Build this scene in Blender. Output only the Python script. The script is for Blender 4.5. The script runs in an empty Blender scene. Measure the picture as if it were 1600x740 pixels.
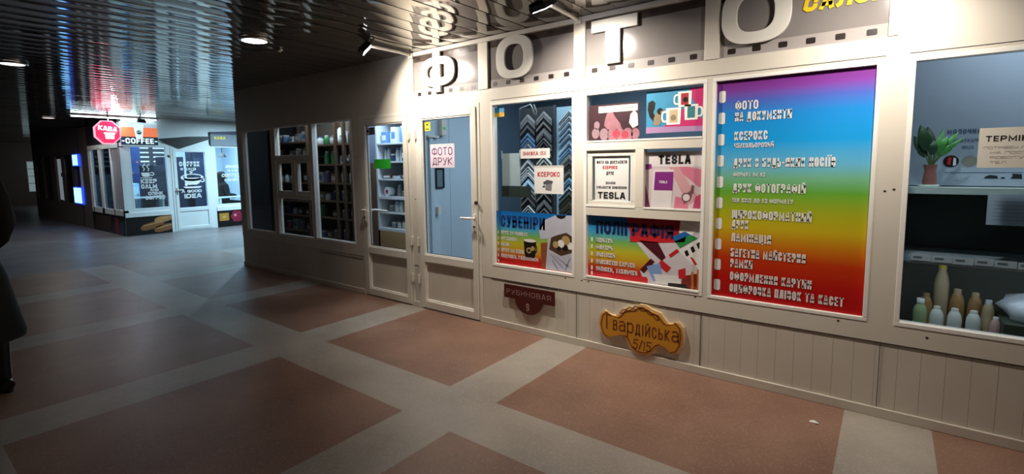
import bpy, bmesh, math, random
from mathutils import Vector, Matrix
random.seed(7)
SC = bpy.context.scene
COL = SC.collection
PI = math.pi

# ------------------------------------------------------------------ camera, world, exposure, large lights
def vec(*a): return Vector(a)
PIT, YAW, ROLL, FPX, DIST, HCAM = -0.09836, -0.6510, -0.01157, 775.43, 3.393, 1.45
fwd = vec(math.sin(YAW)*math.cos(PIT), math.cos(YAW)*math.cos(PIT), math.sin(PIT))
rt = vec(math.cos(YAW), -math.sin(YAW), 0)
up = rt.cross(fwd)
r2 = rt*math.cos(ROLL) + up*math.sin(ROLL)
u2 = -rt*math.sin(ROLL) + up*math.cos(ROLL)
camd = bpy.data.cameras.new('camera')
camd.sensor_fit = 'HORIZONTAL'; camd.sensor_width = 36; camd.lens = FPX/1600*36
camd.shift_y = -37.03/1600
camd.clip_start = 0.05; camd.clip_end = 100
cam = bpy.data.objects.new('camera', camd); COL.objects.link(cam)
M3 = Matrix((r2, u2, -fwd)).transposed()
cam.matrix_world = Matrix.Translation((0, -DIST, HCAM)) @ M3.to_4x4()
SC.camera = cam

W = bpy.data.worlds.new('world'); SC.world = W; W.use_nodes = True
W.node_tree.nodes['Background'].inputs[0].default_value = (0.75, 0.85, 1, 1)
W.node_tree.nodes['Background'].inputs[1].default_value = 0.006
SC.view_settings.view_transform = 'Standard'
SC.view_settings.look = 'None'
SC.view_settings.exposure = 0.0
SC.view_settings.gamma = 1.0
SC.view_settings.use_curve_mapping = False
SC.cycles.max_bounces = 10
SC.cycles.transparent_max_bounces = 16
SC.cycles.sample_clamp_indirect = 4.0

FLOOD_W = (20.0, 19.0, 11.0)      # three floodlights on arms over the sign
FLOOD_COL = (1.0, 0.91, 0.79)
DOWN_W = 0.5
def area(name, loc, target, w, col, sx, sy=None, spread=PI):
    l = bpy.data.lights.new(name, 'AREA'); l.energy = w; l.color = col
    l.shape = 'RECTANGLE'; l.size = sx; l.size_y = sy or sx; l.spread = spread
    o = bpy.data.objects.new(name, l); COL.objects.link(o); o.location = loc
    d = Vector(target) - Vector(loc)
    o.rotation_euler = d.to_track_quat('-Z', 'Y').to_euler()
    return o
COOL = (0.62, 0.82, 1.0)
area('cafe_light', (-14.2, 1.7, 2.44), (-14.2, 1.7, 0), 170, (0.66, 0.88, 1.0), 1.6, 2.4)
area('moulding_fill', (-2.5, .24, 2.42), (-2.5, .5, 1.2), 11, (0.84, 0.92, 1.0), 1.2, .12)  # unseen lamp added to brighten the moulding boards from the front
area('photo_shop_light', (-2.3, 1.3, 2.42), (-2.3, 1.3, 0), 34, (0.74, 0.88, 1.0), 1.2, 0.6)
area('booth_light', (-4.6, 0.38, 2.40), (-5.1, 0.8, 1.1), 26, (0.72, 0.86, 1.0), 0.5, 0.12)
area('dark_shop_light', (-5.9, 0.24, 2.42), (-5.9, 0.6, 0.8), 15, (0.85, 0.92, 1.0), 0.8, 0.1)
area('dairy_light', (0.9, 0.28, 2.36), (0.9, 0.55, 0.4), 10, (0.88, 0.94, 1.0), 1.2, 0.15)
area('far_hall_light', (-26.0, 2.5, 2.3), (-27, 1.5, 0), 10, (0.8, 0.95, 1.0), 0.6, 0.6)

# ------------------------------------------------------------------ materials
def lin(c):
    if isinstance(c, str):
        c = c.lstrip('#'); c = [int(c[i:i+2], 16)/255 for i in (0, 2, 4)]
    return tuple((x/12.92 if x <= 0.04045 else ((x+0.055)/1.055)**2.4) for x in c) + (1.0,)
MATS = {}
def mat(name, col, rough=0.5, metal=0.0, var=0.0, scale=8.0, emit=0.0, spec=0.5, bump=0.0, ecol=None, alpha_tint=None):
    if name in MATS: return MATS[name]
    m = bpy.data.materials.new(name); m.use_nodes = True
    nt = m.node_tree; b = nt.nodes['Principled BSDF']
    b.inputs['Base Color'].default_value = lin(col)
    b.inputs['Roughness'].default_value = rough
    b.inputs['Metallic'].default_value = metal
    b.inputs['Specular IOR Level'].default_value = spec
    if emit:
        b.inputs['Emission Color'].default_value = lin(ecol or col)
        b.inputs['Emission Strength'].default_value = emit
    if var or bump:
        tc = nt.nodes.new('ShaderNodeTexCoord'); n = nt.nodes.new('ShaderNodeTexNoise')
        n.inputs['Scale'].default_value = scale; n.inputs['Detail'].default_value = 6
        nt.links.new(tc.outputs['Object'], n.inputs['Vector'])
        if var:
            mx = nt.nodes.new('ShaderNodeMix'); mx.data_type = 'RGBA'
            l = lin(col)
            mx.inputs[6].default_value = tuple(x*(1-var) for x in l[:3])+(1,)
            mx.inputs[7].default_value = tuple(min(1, x*(1+var)) for x in l[:3])+(1,)
            nt.links.new(n.outputs['Fac'], mx.inputs[0]); nt.links.new(mx.outputs[2], b.inputs['Base Color'])
        if bump:
            bp = nt.nodes.new('ShaderNodeBump'); bp.inputs['Strength'].default_value = bump; bp.inputs['Distance'].default_value = 0.01
            nt.links.new(n.outputs['Fac'], bp.inputs['Height']); nt.links.new(bp.outputs[0], b.inputs['Normal'])
    MATS[name] = m
    return m
def glass_mat(name, tint=(0.9, 0.95, 0.97), refl=1.0):
    m = bpy.data.materials.new(name); m.use_nodes = True; nt = m.node_tree
    nt.nodes.remove(nt.nodes['Principled BSDF']); out = nt.nodes['Material Output']
    t = nt.nodes.new('ShaderNodeBsdfTransparent'); t.inputs[0].default_value = tint+(1,)
    g = nt.nodes.new('ShaderNodeBsdfGlossy'); g.inputs['Roughness'].default_value = 0.02; g.inputs[0].default_value = (refl, refl, refl, 1)
    lw = nt.nodes.new('ShaderNodeLayerWeight'); lw.inputs[0].default_value = .5
    pw = nt.nodes.new('ShaderNodeMath'); pw.operation = 'POWER'; pw.inputs[1].default_value = 5
    f = nt.nodes.new('ShaderNodeMath'); f.operation = 'MULTIPLY_ADD'; f.inputs[1].default_value = .96; f.inputs[2].default_value = .035
    nt.links.new(lw.outputs['Facing'], pw.inputs[0]); nt.links.new(pw.outputs[0], f.inputs[0])
    mx = nt.nodes.new('ShaderNodeMixShader')
    nt.links.new(f.outputs[0], mx.inputs[0]); nt.links.new(t.outputs[0], mx.inputs[1]); nt.links.new(g.outputs[0], mx.inputs[2])
    nt.links.new(mx.outputs[0], out.inputs[0]); MATS[name] = m
    return m
def terrazzo(name, base, light, dark, rough):
    m = bpy.data.materials.new(name); m.use_nodes = True; nt = m.node_tree; b = nt.nodes['Principled BSDF']
    tc = nt.nodes.new('ShaderNodeTexCoord')
    n1 = nt.nodes.new('ShaderNodeTexNoise'); n1.inputs['Scale'].default_value = 1.6; n1.inputs['Detail'].default_value = 8
    n2 = nt.nodes.new('ShaderNodeTexVoronoi'); n2.inputs['Scale'].default_value = 130
    n3 = nt.nodes.new('ShaderNodeTexNoise'); n3.inputs['Scale'].default_value = 5; n3.inputs['Detail'].default_value = 10; n3.inputs['Roughness'].default_value = 0.7
    for n in (n1, n2, n3): nt.links.new(tc.outputs['Object'], n.inputs['Vector'])
    r1 = nt.nodes.new('ShaderNodeValToRGB'); r1.color_ramp.elements[0].position = .35; r1.color_ramp.elements[1].position = .7
    r1.color_ramp.elements[0].color = lin(dark); r1.color_ramp.elements[1].color = lin(base)
    nt.links.new(n1.outputs['Fac'], r1.inputs[0])
    mx = nt.nodes.new('ShaderNodeMix'); mx.data_type = 'RGBA'; mx.blend_type = 'MIX'
    sep = nt.nodes.new('ShaderNodeSeparateColor'); nt.links.new(n2.outputs['Color'], sep.inputs[0])
    cr = nt.nodes.new('ShaderNodeMapRange'); cr.inputs[1].default_value = .72; cr.inputs[2].default_value = 1.0; cr.inputs[3].default_value = 0; cr.inputs[4].default_value = .30
    nt.links.new(sep.outputs[0], cr.inputs[0]); nt.links.new(cr.outputs[0], mx.inputs[0])
    nt.links.new(r1.outputs[0], mx.inputs[6]); mx.inputs[7].default_value = lin(light)
    m2 = nt.nodes.new('ShaderNodeMix'); m2.data_type = 'RGBA'
    c3 = nt.nodes.new('ShaderNodeMapRange'); c3.inputs[1].default_value = .60; c3.inputs[2].default_value = .75; c3.inputs[3].default_value = 0; c3.inputs[4].default_value = .35
    nt.links.new(n3.outputs['Fac'], c3.inputs[0]); nt.links.new(c3.outputs[0], m2.inputs[0])
    nt.links.new(mx.outputs[2], m2.inputs[6]); m2.inputs[7].default_value = lin(dark)
    nt.links.new(m2.outputs[2], b.inputs['Base Color'])
    mr = nt.nodes.new('ShaderNodeMapRange'); mr.inputs[3].default_value = rough-.08; mr.inputs[4].default_value = rough+.12
    nt.links.new(n3.outputs['Fac'], mr.inputs[0]); nt.links.new(mr.outputs[0], b.inputs['Roughness'])
    b.inputs['Specular IOR Level'].default_value = 0.45
    bp = nt.nodes.new('ShaderNodeBump'); bp.inputs['Strength'].default_value = .08; bp.inputs['Distance'].default_value = .004
    nt.links.new(n3.outputs['Fac'], bp.inputs['Height']); nt.links.new(bp.outputs[0], b.inputs['Normal'])
    MATS[name] = m
    return m
def ramp_mat(name, z0, z1, stops, rough=0.35):
    m = bpy.data.materials.new(name); m.use_nodes = True; nt = m.node_tree; b = nt.nodes['Principled BSDF']
    g = nt.nodes.new('ShaderNodeNewGeometry'); s = nt.nodes.new('ShaderNodeSeparateXYZ'); tc = nt.nodes.new('ShaderNodeTexCoord')
    nt.links.new(g.outputs['Position'], s.inputs[0])
    mr = nt.nodes.new('ShaderNodeMapRange'); mr.inputs[1].default_value = z0; mr.inputs[2].default_value = z1
    nt.links.new(s.outputs[2], mr.inputs[0])
    r = nt.nodes.new('ShaderNodeValToRGB'); nt.links.new(mr.outputs[0], r.inputs[0])
    e = r.color_ramp.elements
    e[0].position, e[0].color = stops[0][0], lin(stops[0][1]); e[1].position, e[1].color = stops[-1][0], lin(stops[-1][1])
    for p, c in stops[1:-1]:
        k = e.new(p); k.color = lin(c)
    nt.links.new(r.outputs[0], b.inputs['Base Color']); b.inputs['Roughness'].default_value = rough
    MATS[name] = m
    return m

CREAM = mat('cream_plastic', '#d8d0c2', .42, var=.06, scale=3)
CREAM_D = mat('cream_cladding', '#cfc6b8', .5, var=.10, scale=4, bump=.03)
WHITE = mat('white_plastic', '#dfd9cd', .35, var=.03, scale=5)
BEAD = mat('white_bead', '#efebe3', .35)
SEAM = mat('dark_seam', '#2a2420', .9)
DARKWALL = mat('dark_cladding', '#7d7266', .6, var=.12, scale=3)
BLACK = mat('black_plastic', '#121212', .45)
CHROME = mat('brushed_metal', '#b8b8b8', .3, metal=1.0)
PAPER = mat('white_paper', '#dcdad6', .7, var=.03, scale=10)
INK = mat('black_ink', '#15141a', .6)
REDINK = mat('red_ink', '#b5202c', .6)
NAVY = mat('navy_ink', '#0c2a66', .6)
GLASS = glass_mat('window_glass', (.86, .92, .95))
GLASS_D = glass_mat('tinted_glass', (.70, .74, .76), .8)
FLOOR_B = terrazzo('brown_terrazzo', '#96735f', '#b3968a', '#7c5c4c', .36)
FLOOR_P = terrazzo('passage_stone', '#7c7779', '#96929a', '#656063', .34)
FLOOR_G = terrazzo('grey_terrazzo', '#aea497', '#c4bcb0', '#958b80', .36)

# ------------------------------------------------------------------ mesh helpers
TS = lambda p: Vector(p)                                   # shop front: u along +x, w into the wall (+y), z up
TK = lambda p: Vector((-13.0 - p[1], p[0], p[2]))          # cafe front faces +x: u along +y, w into the cafe (-x)
class MB:
    def __init__(s, T=TS): s.v = []; s.f = []; s.m = []; s.T = T; s.sm = []; s.marks = []
    def add(s, vs, fs, m=0, sm=False):
        o = len(s.v); s.v += [s.T(p) for p in vs]
        for f in fs: s.f.append([o+i for i in f]); s.m.append(m); s.sm.append(sm)
    def box(s, u0, u1, w0, w1, z0, z1, m=0):
        c = [(u, w, z) for z in (z0, z1) for w in (w0, w1) for u in (u0, u1)]
        s.add(c, [(0,2,3,1), (4,5,7,6), (0,1,5,4), (2,6,7,3), (0,4,6,2), (1,3,7,5)], m)
    def poly(s, pts, w, m=0):                              # flat polygon (u,z) facing -w
        s.add([(u, w, z) for u, z in pts], [tuple(range(len(pts)))], m)
    def rect(s, u0, u1, z0, z1, w, m=0): s.poly([(u0,z0),(u1,z0),(u1,z1),(u0,z1)], w, m)
    def prism(s, pts, w0, w1, m=0):
        n = len(pts)
        s.add([(u, w0, z) for u, z in pts]+[(u, w1, z) for u, z in pts],
              [tuple(range(n)), tuple(range(2*n-1, n-1, -1))]+[(i, i+n, (i+1)%n+n, (i+1)%n) for i in range(n)], m)
    def ringprism(s, outer, inner, w0, w1, m=0):
        n = len(outer)
        vs = [(u,w0,z) for u,z in outer]+[(u,w0,z) for u,z in inner]+[(u,w1,z) for u,z in outer]+[(u,w1,z) for u,z in inner]
        fs = []
        for i in range(n):
            j = (i+1) % n
            fs += [(i, j, n+j, n+i), (i, 2*n+i, 2*n+j, j), (n+i, n+j, 3*n+j, 3*n+i), (2*n+i, 3*n+i, 3*n+j, 2*n+j)]
        s.add(vs, fs, m)
    def disc(s, u, z, r, w, m=0, n=20, rz=None):
        s.poly([(u+r*math.cos(2*PI*i/n), z+(rz or r)*math.sin(2*PI*i/n)) for i in range(n)], w, m)
    def tube(s, path, r, m=0, n=10, cap=True):
        P = [Vector(p) for p in path]; R = r if isinstance(r, (list, tuple)) else [r]*len(P)
        vs = []; fs = []; prev = None
        for i, p in enumerate(P):
            d = (P[min(i+1, len(P)-1)] - P[max(i-1, 0)]).normalized()
            a = prev if prev is not None else (Vector((0,0,1)) if abs(d.z) < .9 else Vector((1,0,0)))
            x = (a - d*a.dot(d)).normalized(); y = d.cross(x); prev = x
            for k in range(n):
                t = 2*PI*k/n; vs.append(tuple(p + (x*math.cos(t)+y*math.sin(t))*R[i]))
        for i in range(len(P)-1):
            for k in range(n):
                k2 = (k+1) % n; fs.append((i*n+k, i*n+k2, (i+1)*n+k2, (i+1)*n+k))
        s.add(vs, fs, m, True)
        if cap:
            s.add(vs[:n], [tuple(range(n-1, -1, -1))], m); s.add(vs[-n:], [tuple(range(n))], m)
    def lathe(s, prof, c=(0,0,0), m=0, n=20, sx=1, sy=1, cap=True):
        vs = [(c[0]+r*sx*math.cos(2*PI*k/n), c[1]+r*sy*math.sin(2*PI*k/n), c[2]+z) for r, z in prof for k in range(n)]
        fs = [(i*n+k, i*n+(k+1)%n, (i+1)*n+(k+1)%n, (i+1)*n+k) for i in range(len(prof)-1) for k in range(n)]
        s.add(vs, fs, m, True)
        if cap:
            s.add(vs[:n], [tuple(range(n-1, -1, -1))], m); s.add(vs[-n:], [tuple(range(n))], m)
    def rows(s, name, mats, parent):                       # one part per line of lettering
        cut = [0]+s.marks[1:]+[len(s.f)]
        for a, b in zip(cut, cut[1:]):
            q = MB(lambda p: p); ids = {}
            for fi in range(a, b):
                for i in s.f[fi]:
                    if i not in ids: ids[i] = len(q.v); q.v.append(s.v[i])
                q.f.append([ids[i] for i in s.f[fi]]); q.m.append(s.m[fi]); q.sm.append(False)
            q.build(name, mats, parent)
    def build(s, name, mats, parent=None, bevel=0, loc=None):
        me = bpy.data.meshes.new(name)
        base = world_base(parent) if parent else (Vector(loc) if loc is not None else Vector((0,0,0)))
        me.from_pydata([tuple(p-base) for p in s.v], [], s.f)
        for q in (mats if isinstance(mats, (list, tuple)) else [mats]): me.materials.append(q)
        for p, mi, sm in zip(me.polygons, s.m, s.sm): p.material_index = mi; p.use_smooth = sm
        me.update()
        o = bpy.data.objects.new(name, me); COL.objects.link(o)
        if parent: o.parent = parent
        elif loc is not None: o.location = base; o.matrix_world = Matrix.Translation(base)
        if bevel:
            b = o.modifiers.new('bevel', 'BEVEL'); b.width = bevel; b.segments = 2; b.limit_method = 'ANGLE'; b.angle_limit = .6
        return o
def world_base(o):
    b = Vector((0,0,0))
    while o is not None: b += o.location; o = o.parent
    return b
def tag(o, label, cat, group=None):
    o['label'] = label; o['category'] = cat
    if group: o['group'] = group
    return o
def struct(o): o['kind'] = 'structure'; return o
def thing(name, label, cat, loc, group=None):
    o = bpy.data.objects.new(name, None); COL.objects.link(o); o.empty_display_size = .1
    o.location = loc; o.matrix_world = Matrix.Translation(loc)
    return tag(o, label, cat, group)
# ------------------------------------------------------------------ block lettering (Cyrillic and Latin)
OCT = [(.3,0),(.7,0),(1,.18),(1,.82),(.7,1),(.3,1),(0,.82),(0,.18),(.3,0)]
SOFT = [(0,1),(0,0),(.75,0),(1,.13),(1,.42),(.75,.55),(0,.55)]
GL = {
 'А': (1,[[(0,0),(.38,1),(.62,1),(1,0)],[(.2,.28),(.8,.28)]]), 'Б': (1,[[(1,1),(0,1),(0,0),(.75,0),(1,.13),(1,.42),(.75,.55),(0,.55)]]),
 'В': (1,[[(0,0),(0,1),(.75,1),(.95,.88),(.95,.65),(.75,.53),(0,.53)],[(.75,.53),(1,.4),(1,.13),(.78,0),(0,0)]]),
 'Г': (.85,[[(0,0),(0,1),(1,1)]]), 'Д': (1.15,[[(0,-.15),(0,.04),(1,.04),(1,-.15)],[(.15,.04),(.3,1),(.85,1),(.85,.04)]]),
 'Е': (.85,[[(1,0),(0,0),(0,1),(1,1)],[(0,.5),(.85,.5)]]), 'Ж': (1.4,[[(.5,0),(.5,1)],[(0,1),(.45,.5),(0,0)],[(1,1),(.55,.5),(1,0)]]),
 'З': (.95,[[(0,.8),(.05,.9),(.3,1),(.75,1),(1,.86),(1,.66),(.75,.53),(.35,.53)],[(.75,.53),(1,.4),(1,.14),(.75,0),(.3,0),(.05,.1),(0,.2)]]),
 'И': (1.05,[[(0,1),(0,0)],[(0,.1),(1,.9)],[(1,1),(1,0)]]), 'Й': (1.05,[[(0,1),(0,0)],[(0,.1),(1,.9)],[(1,1),(1,0)],[(.3,1.24),(.7,1.24)]]),
 'І': (.0,[[(.5,0),(.5,1)]]), 'Ї': (.0,[[(.5,0),(.5,1)],[(.5,1.26),(.5,1.27)]]),
 'К': (1,[[(0,0),(0,1)],[(1,1),(.1,.5),(1,0)]]), 'Л': (1.05,[[(0,0),(.12,.06),(.3,1),(1,1),(1,0)]]),
 'М': (1.3,[[(0,0),(0,1),(.5,.2),(1,1),(1,0)]]), 'Н': (1,[[(0,0),(0,1)],[(1,0),(1,1)],[(0,.5),(1,.5)]]),
 'О': (1,[OCT]), 'П': (1,[[(0,0),(0,1),(1,1),(1,0)]]), 'Р': (1,[[(0,0),(0,1),(.72,1),(1,.87),(1,.57),(.72,.43),(0,.43)]]),
 'С': (1,[[(1,.72),(1,.84),(.7,1),(.3,1),(0,.82),(0,.18),(.3,0),(.7,0),(1,.16),(1,.28)]]), 'Т': (1,[[(0,1),(1,1)],[(.5,1),(.5,0)]]),
 'У': (1,[[(0,1),(.52,.38)],[(1,1),(.45,0),(.1,0)]]), 'Ф': (1.3,[[(x,.12+.76*y) for x,y in OCT],[(.5,0),(.5,1)]]), 'Х': (1,[[(0,0),(1,1)],[(0,1),(1,0)]]),
 'Ц': (1.05,[[(0,1),(0,0),(1,0),(1,-.18)],[(.86,0),(.86,1)]]), 'Ч': (1,[[(0,1),(0,.58),(.25,.42),(1,.42)],[(1,1),(1,0)]]),
 'Ш': (1.4,[[(0,1),(0,0),(1,0),(1,1)],[(.5,0),(.5,1)]]), 'Ь': (.95,[SOFT]), 'Ю': (1.4,[[(0,0),(0,1)],[(0,.5),(.35,.5)],[(.35+.65*x,y) for x,y in OCT]]),
 'Я': (1,[[(1,0),(1,1),(.28,1),(0,.87),(0,.57),(.28,.43),(1,.43)],[(.5,.43),(0,0)]]), 'Є': (.95,[[(1,.8),(.7,1),(.3,1),(0,.82),(0,.18),(.3,0),(.7,0),(1,.2)],[(0,.5),(.7,.5)]]),
 '0': (1,[OCT]), '1': (.4,[[(0,.75),(.7,1),(.7,0)]]), '3': None, '4': (1,[[(.75,0),(.75,1),(0,.3),(1,.3)]]),
 '5': (.95,[[(1,1),(0,1),(0,.56),(.72,.6),(1,.47),(1,.14),(.75,0),(.25,0),(0,.12)]]), '9': (.95,[[(1,.55),(.3,.42),(0,.6),(0,.86),(.3,1),(.7,1),(1,.86),(1,.2),(.7,0),(.2,0),(0,.12)]]),
 '6': (.95,[[(0,.45),(.7,.58),(1,.4),(1,.14),(.7,0),(.3,0),(0,.14),(0,.8),(.3,1),(.8,1),(1,.88)]]),
 'S': (.95,[[(1,.78),(.97,.88),(.72,1),(.28,1),(0,.85),(0,.66),(.25,.53),(.75,.47),(1,.34),(1,.15),(.72,0),(.28,0),(0,.13),(0,.22)]]),
 'L': (.85,[[(0,1),(0,0),(1,0)]]), 'F': (.85,[[(0,0),(0,1),(1,1)],[(0,.5),(.85,.5)]]), 'N': (1.05,[[(0,0),(0,1),(1,0),(1,1)]]), 'D': (1,[[(0,0),(0,1),(.7,1),(1,.82),(1,.18),(.7,0),(0,0)]]),
 'R': (1,[[(0,0),(0,1),(.72,1),(1,.87),(1,.57),(.72,.43),(0,.43)],[(.5,.43),(1,0)]]), 'I': (0,[[(.5,0),(.5,1)]]), 'G': (1,[[(1,.76),(.7,1),(.3,1),(0,.82),(0,.18),(.3,0),(1,0),(1,.45),(.55,.45)]]),
 'Y': (1,[[(0,1),(.5,.5),(1,1)],[(.5,.5),(.5,0)]]), 'W': (1.4,[[(0,1),(.25,0),(.5,.8),(.75,0),(1,1)]]), 'U': (1,[[(0,1),(0,.16),(.3,0),(.7,0),(1,.16),(1,1)]]),
 '-': (.6,[[(0,.45),(1,.45)]]), '/': (.6,[[(0,0),(1,1)]]), '.': (0,[[(.5,0),(.5,.03)]]), ',': (0,[[(.5,.03),(.3,-.15)]]), '%': (1.2,[[(0,0),(1,1)],[(.1,.75),(.1,.95)],[(.9,.05),(.9,.25)]]),
 'а': (1,[[(.05,.62),(.3,.68),(.75,.68),(1,.55),(1,0)],[(1,.4),(.3,.4),(0,.28),(0,.1),(.25,0),(1,.08)]]), 'р': (1,[[(0,-.35),(0,.68)],[(0,.6),(.7,.68),(1,.55),(1,.13),(.7,0),(0,.05)]]),
}
GL['3'] = GL['З']
HOMO = dict(zip('ABEKMHOPCTX', 'АВЕКМНОРСТХ'))
def glyph(ch):
    ch = HOMO.get(ch, ch)
    if ch in GL: return GL[ch], 1.0
    u = HOMO.get(ch.upper(), ch.upper())
    return (GL[u], .68) if u in GL else (None, 1)
def ribbon(mb, pts, t, w, m, shear):
    P = [Vector((x, z)) for x, z in pts]; n = len(P)
    closed = n > 3 and (P[0]-P[-1]).length < 1e-6
    if closed: P = P[:-1]; n -= 1
    L = []; R = []
    for i in range(n):
        a = P[i]-P[i-1] if (i > 0 or closed) else None
        b = P[(i+1) % n]-P[i] if (i < n-1 or closed) else None
        da = a.normalized() if a is not None and a.length > 1e-9 else None
        db = b.normalized() if b is not None and b.length > 1e-9 else None
        p = P[i]
        if da is None: da = db; p = p - db*t/2
        elif db is None: db = da; p = p + da*t/2
        na = Vector((-da.y, da.x)); nb = Vector((-db.y, db.x)); nn = na+nb
        nn = nn.normalized() if nn.length > 1e-6 else na
        k = min(2.0, 1/max(.35, nn.dot(na)))
        L.append(p+nn*t/2*k); R.append(p-nn*t/2*k)
    rng = range(n if closed else n-1)
    for i in rng:
        j = (i+1) % n
        mb.add([(q.x+shear*q.y, w, q.y) for q in (R[i], R[j], L[j], L[i])], [(0,1,2,3)], m)
def text(mb, s, u, z, h, cw=.55, t=.19, gap=.16, w=0.0, m=0, shear=0.0, width=None, rot=0.0, mark=True):
    """Block letters of height h, cell width cw*h, stroke t*h; returns the advance. width: fit to this length."""
    def measure():
        x = 0
        for ch in s:
            if ch == ' ': x += .45*cw+gap; continue
            g, k = glyph(ch)
            if g: x += max(g[0]*cw*k, t)+gap
        return x-gap
    if width:
        lo, hi = .30, 2.0
        for _ in range(30):
            cw = (lo+hi)/2
            if measure()*h < width: lo = cw
            else: hi = cw
    sx = width/(measure()*h) if width else 1.0
    if mark: mb.marks.append(len(mb.f))
    x = 0; sub = MB(lambda p: Vector(p))
    for ch in s:
        if ch == ' ': x += .45*cw+gap; continue
        g, k = glyph(ch)
        if not g: continue
        gw = max(g[0]*cw*k, t)
        tt = t*(1 if k == 1 else .9)
        for st in g[1]:
            pts = [((x + tt/2 + px*(gw-tt))*h*sx, (tt/2+pz*(1-tt))*h*k) for px, pz in st]
            if ch == 'Ї' and pts[0][1] > h:
                for dx in (-.75, .75): ribbon(sub, [(pts[0][0]+dx*tt*h*sx, pts[0][1]), (pts[1][0]+dx*tt*h*sx, pts[1][1]+.02*h)], tt*h*.9*min(1, sx), 0, m, shear)
                continue
            ribbon(sub, pts, tt*h*(.5+.5*min(1, sx)), 0, m, shear)
        x += gw+gap
    c, sn = math.cos(rot), math.sin(rot)
    mb.add([(u+p.x*c-p.z*sn, w+p.y, z+p.x*sn+p.z*c) for p in sub.v], sub.f, m)
    return x*h*sx

# ================================================================== FLOOR AND CEILING
CX = [0.05, -2.045, -3.865] + [-5.75-1.9*i for i in range(12)] + [2.0, 3.9]
CY = [-1.35, -3.25, -5.15, -7.05, .55, 2.45, 4.35]
def cuts(cs, lo, hi, half):
    e = {lo, hi}
    for c in cs:
        for v in (c-half, c+half):
            if lo < v < hi: e.add(v)
    return sorted(e)
fx, fy = cuts(CX, -28.6, 4.5, .195), cuts(CY, -7.6, 6.2, .2)
fb = MB()
for i in range(len(fx)-1):
    for j in range(len(fy)-1):
        mx, my = (fx[i]+fx[i+1])/2, (fy[j]+fy[j+1])/2
        band = any(abs(mx-c) < .195 for c in CX) or any(abs(my-c) < .2 for c in CY)
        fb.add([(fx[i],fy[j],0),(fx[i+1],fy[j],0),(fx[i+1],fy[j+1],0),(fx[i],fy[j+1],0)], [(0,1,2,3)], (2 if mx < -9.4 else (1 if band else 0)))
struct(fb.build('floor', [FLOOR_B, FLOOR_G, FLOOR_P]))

CZ = 2.545
ceil_m = mat('dark_ceiling_metal', '#7c7469', .075, metal=.75)
ceil_m.node_tree.nodes['Principled BSDF'].inputs['IOR'].default_value = 1.7
cb = MB(); x = -28.6; k = 0
while x < 4.5:
    wd = .2; n = 6; sag = .0028; tilt = random.uniform(-.009, .009)
    vs = []
    for i in range(n+1):
        t = i/n; zz = CZ + .002 - sag*(1-(2*t-1)**2) + tilt*(t-.5)*wd*2
        vs += [(x+t*(wd-.0014), -7.6, zz), (x+t*(wd-.0014), 6.2, zz)]
    cb.add(vs, [(2*i, 2*i+1, 2*i+3, 2*i+2) for i in range(n)], 0, True)
    x += wd; k += 1
cb.box(-28.6, 4.5, -7.6, 6.2, CZ+.02, CZ+.06, 1)
struct(cb.build('ceiling', [ceil_m, SEAM]))

# ================================================================== SHOP FRONT (plane y = 0)
OPEN = [  # u0, u1, z0, z1
 (-7.47,-6.62,.535,1.97), (-6.56,-5.69,.535,1.985), (-5.66,-4.83,.545,1.985), (-4.69,-3.86,0,1.99), (-3.785,-2.935,0,2.0),
 (-2.81,-1.965,.545,1.985), (-1.885,-.975,.545,1.985), (-.942,-.065,.54,1.985), (.055,2.35,.54,1.985)]
def wall_cells(u0, u1, z0, z1, opens):
    us = sorted({u0, u1} | {v for o in opens for v in o[:2] if u0 < v < u1}); out = []
    for a, b in zip(us, us[1:]):
        m = (a+b)/2; o = [q for q in opens if q[0] < m < q[1]]
        if not o: out.append((a, b, z0, z1)); continue
        q = o[0]
        if q[2] > z0: out.append((a, b, z0, min(q[2], z1)))
        if q[3] < z1: out.append((a, b, max(q[3], z0), z1))
    return out
# upper frame of the shop front from the sill band up to the head band
wb = MB()
for a, b, c, d in wall_cells(-3.86, 3.0, .434, 2.105, OPEN): wb.box(a, b, 0, .08, c, d)
for a, b, c, d in wall_cells(-7.62, -3.86, .434, 2.105, OPEN): wb.box(a, b, 0, .08, c, d)
wb.box(-7.62, -3.79, 0, .08, 2.105, 2.56)                      # plain wall over the dark shop
wb.box(-3.79, 3.0, .03, .08, 2.105, 2.56)                      # backing of the sign band
wb.box(-.045, 3.0, .0, .03, 2.105, 2.56)                       # plain wall right of the sign
struct(wb.build('wall_front', [CREAM]))
# kick panels: narrow vertical boards with fine joints
kb = MB()
def boards(u0, u1):
    n = max(1, round((u1-u0)/.1)); st = (u1-u0)/n
    for i in range(n): kb.box(u0+i*st+.0006, u0+(i+1)*st-.0006, .004, .05, 0, .43)
    kb.box(u0, u1, .0075, .06, 0, .431, 1)
for a, b in ((-7.62,-4.69), (-3.86,-3.785), (-2.935,3.0)): boards(a, b)
struct(kb.build('wall_kick', [CREAM_D, SEAM]))
tb = MB()
tb.box(-2.83, 3.0, -.0012, .002, .428, .4335)                  # dark joint under the sill band
tb.box(-2.80, -.05, -.0012, .002, 2.003, 2.0065)               # joint in the head band
tb.box(.05, 3.0, -.0012, .002, 2.003, 2.0065)
tb.box(-5.6, -4.72, -.0012, .002, .40, .403)
for u in (-1.95, -.98, .0, 1.0): tb.box(u, u+.003, -.0005, .002, .05, .43)
for u, z in ((-1.9,.53), (-1.84,.53), (-1.02,.535), (-.2,.52), (.2,.5), (-2.05,.53), (-.02,1.28), (-2.89,2.22), (-1.92,2.3), (-3.81,1.11), (-4.78,1.55), (.02,1.29)):
    tb.box(u-.006, u+.006, -.001, .002, z-.005, z+.005)        # screw holes
struct(tb.build('trim_joint', [SEAM]))
bb = MB()
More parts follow.
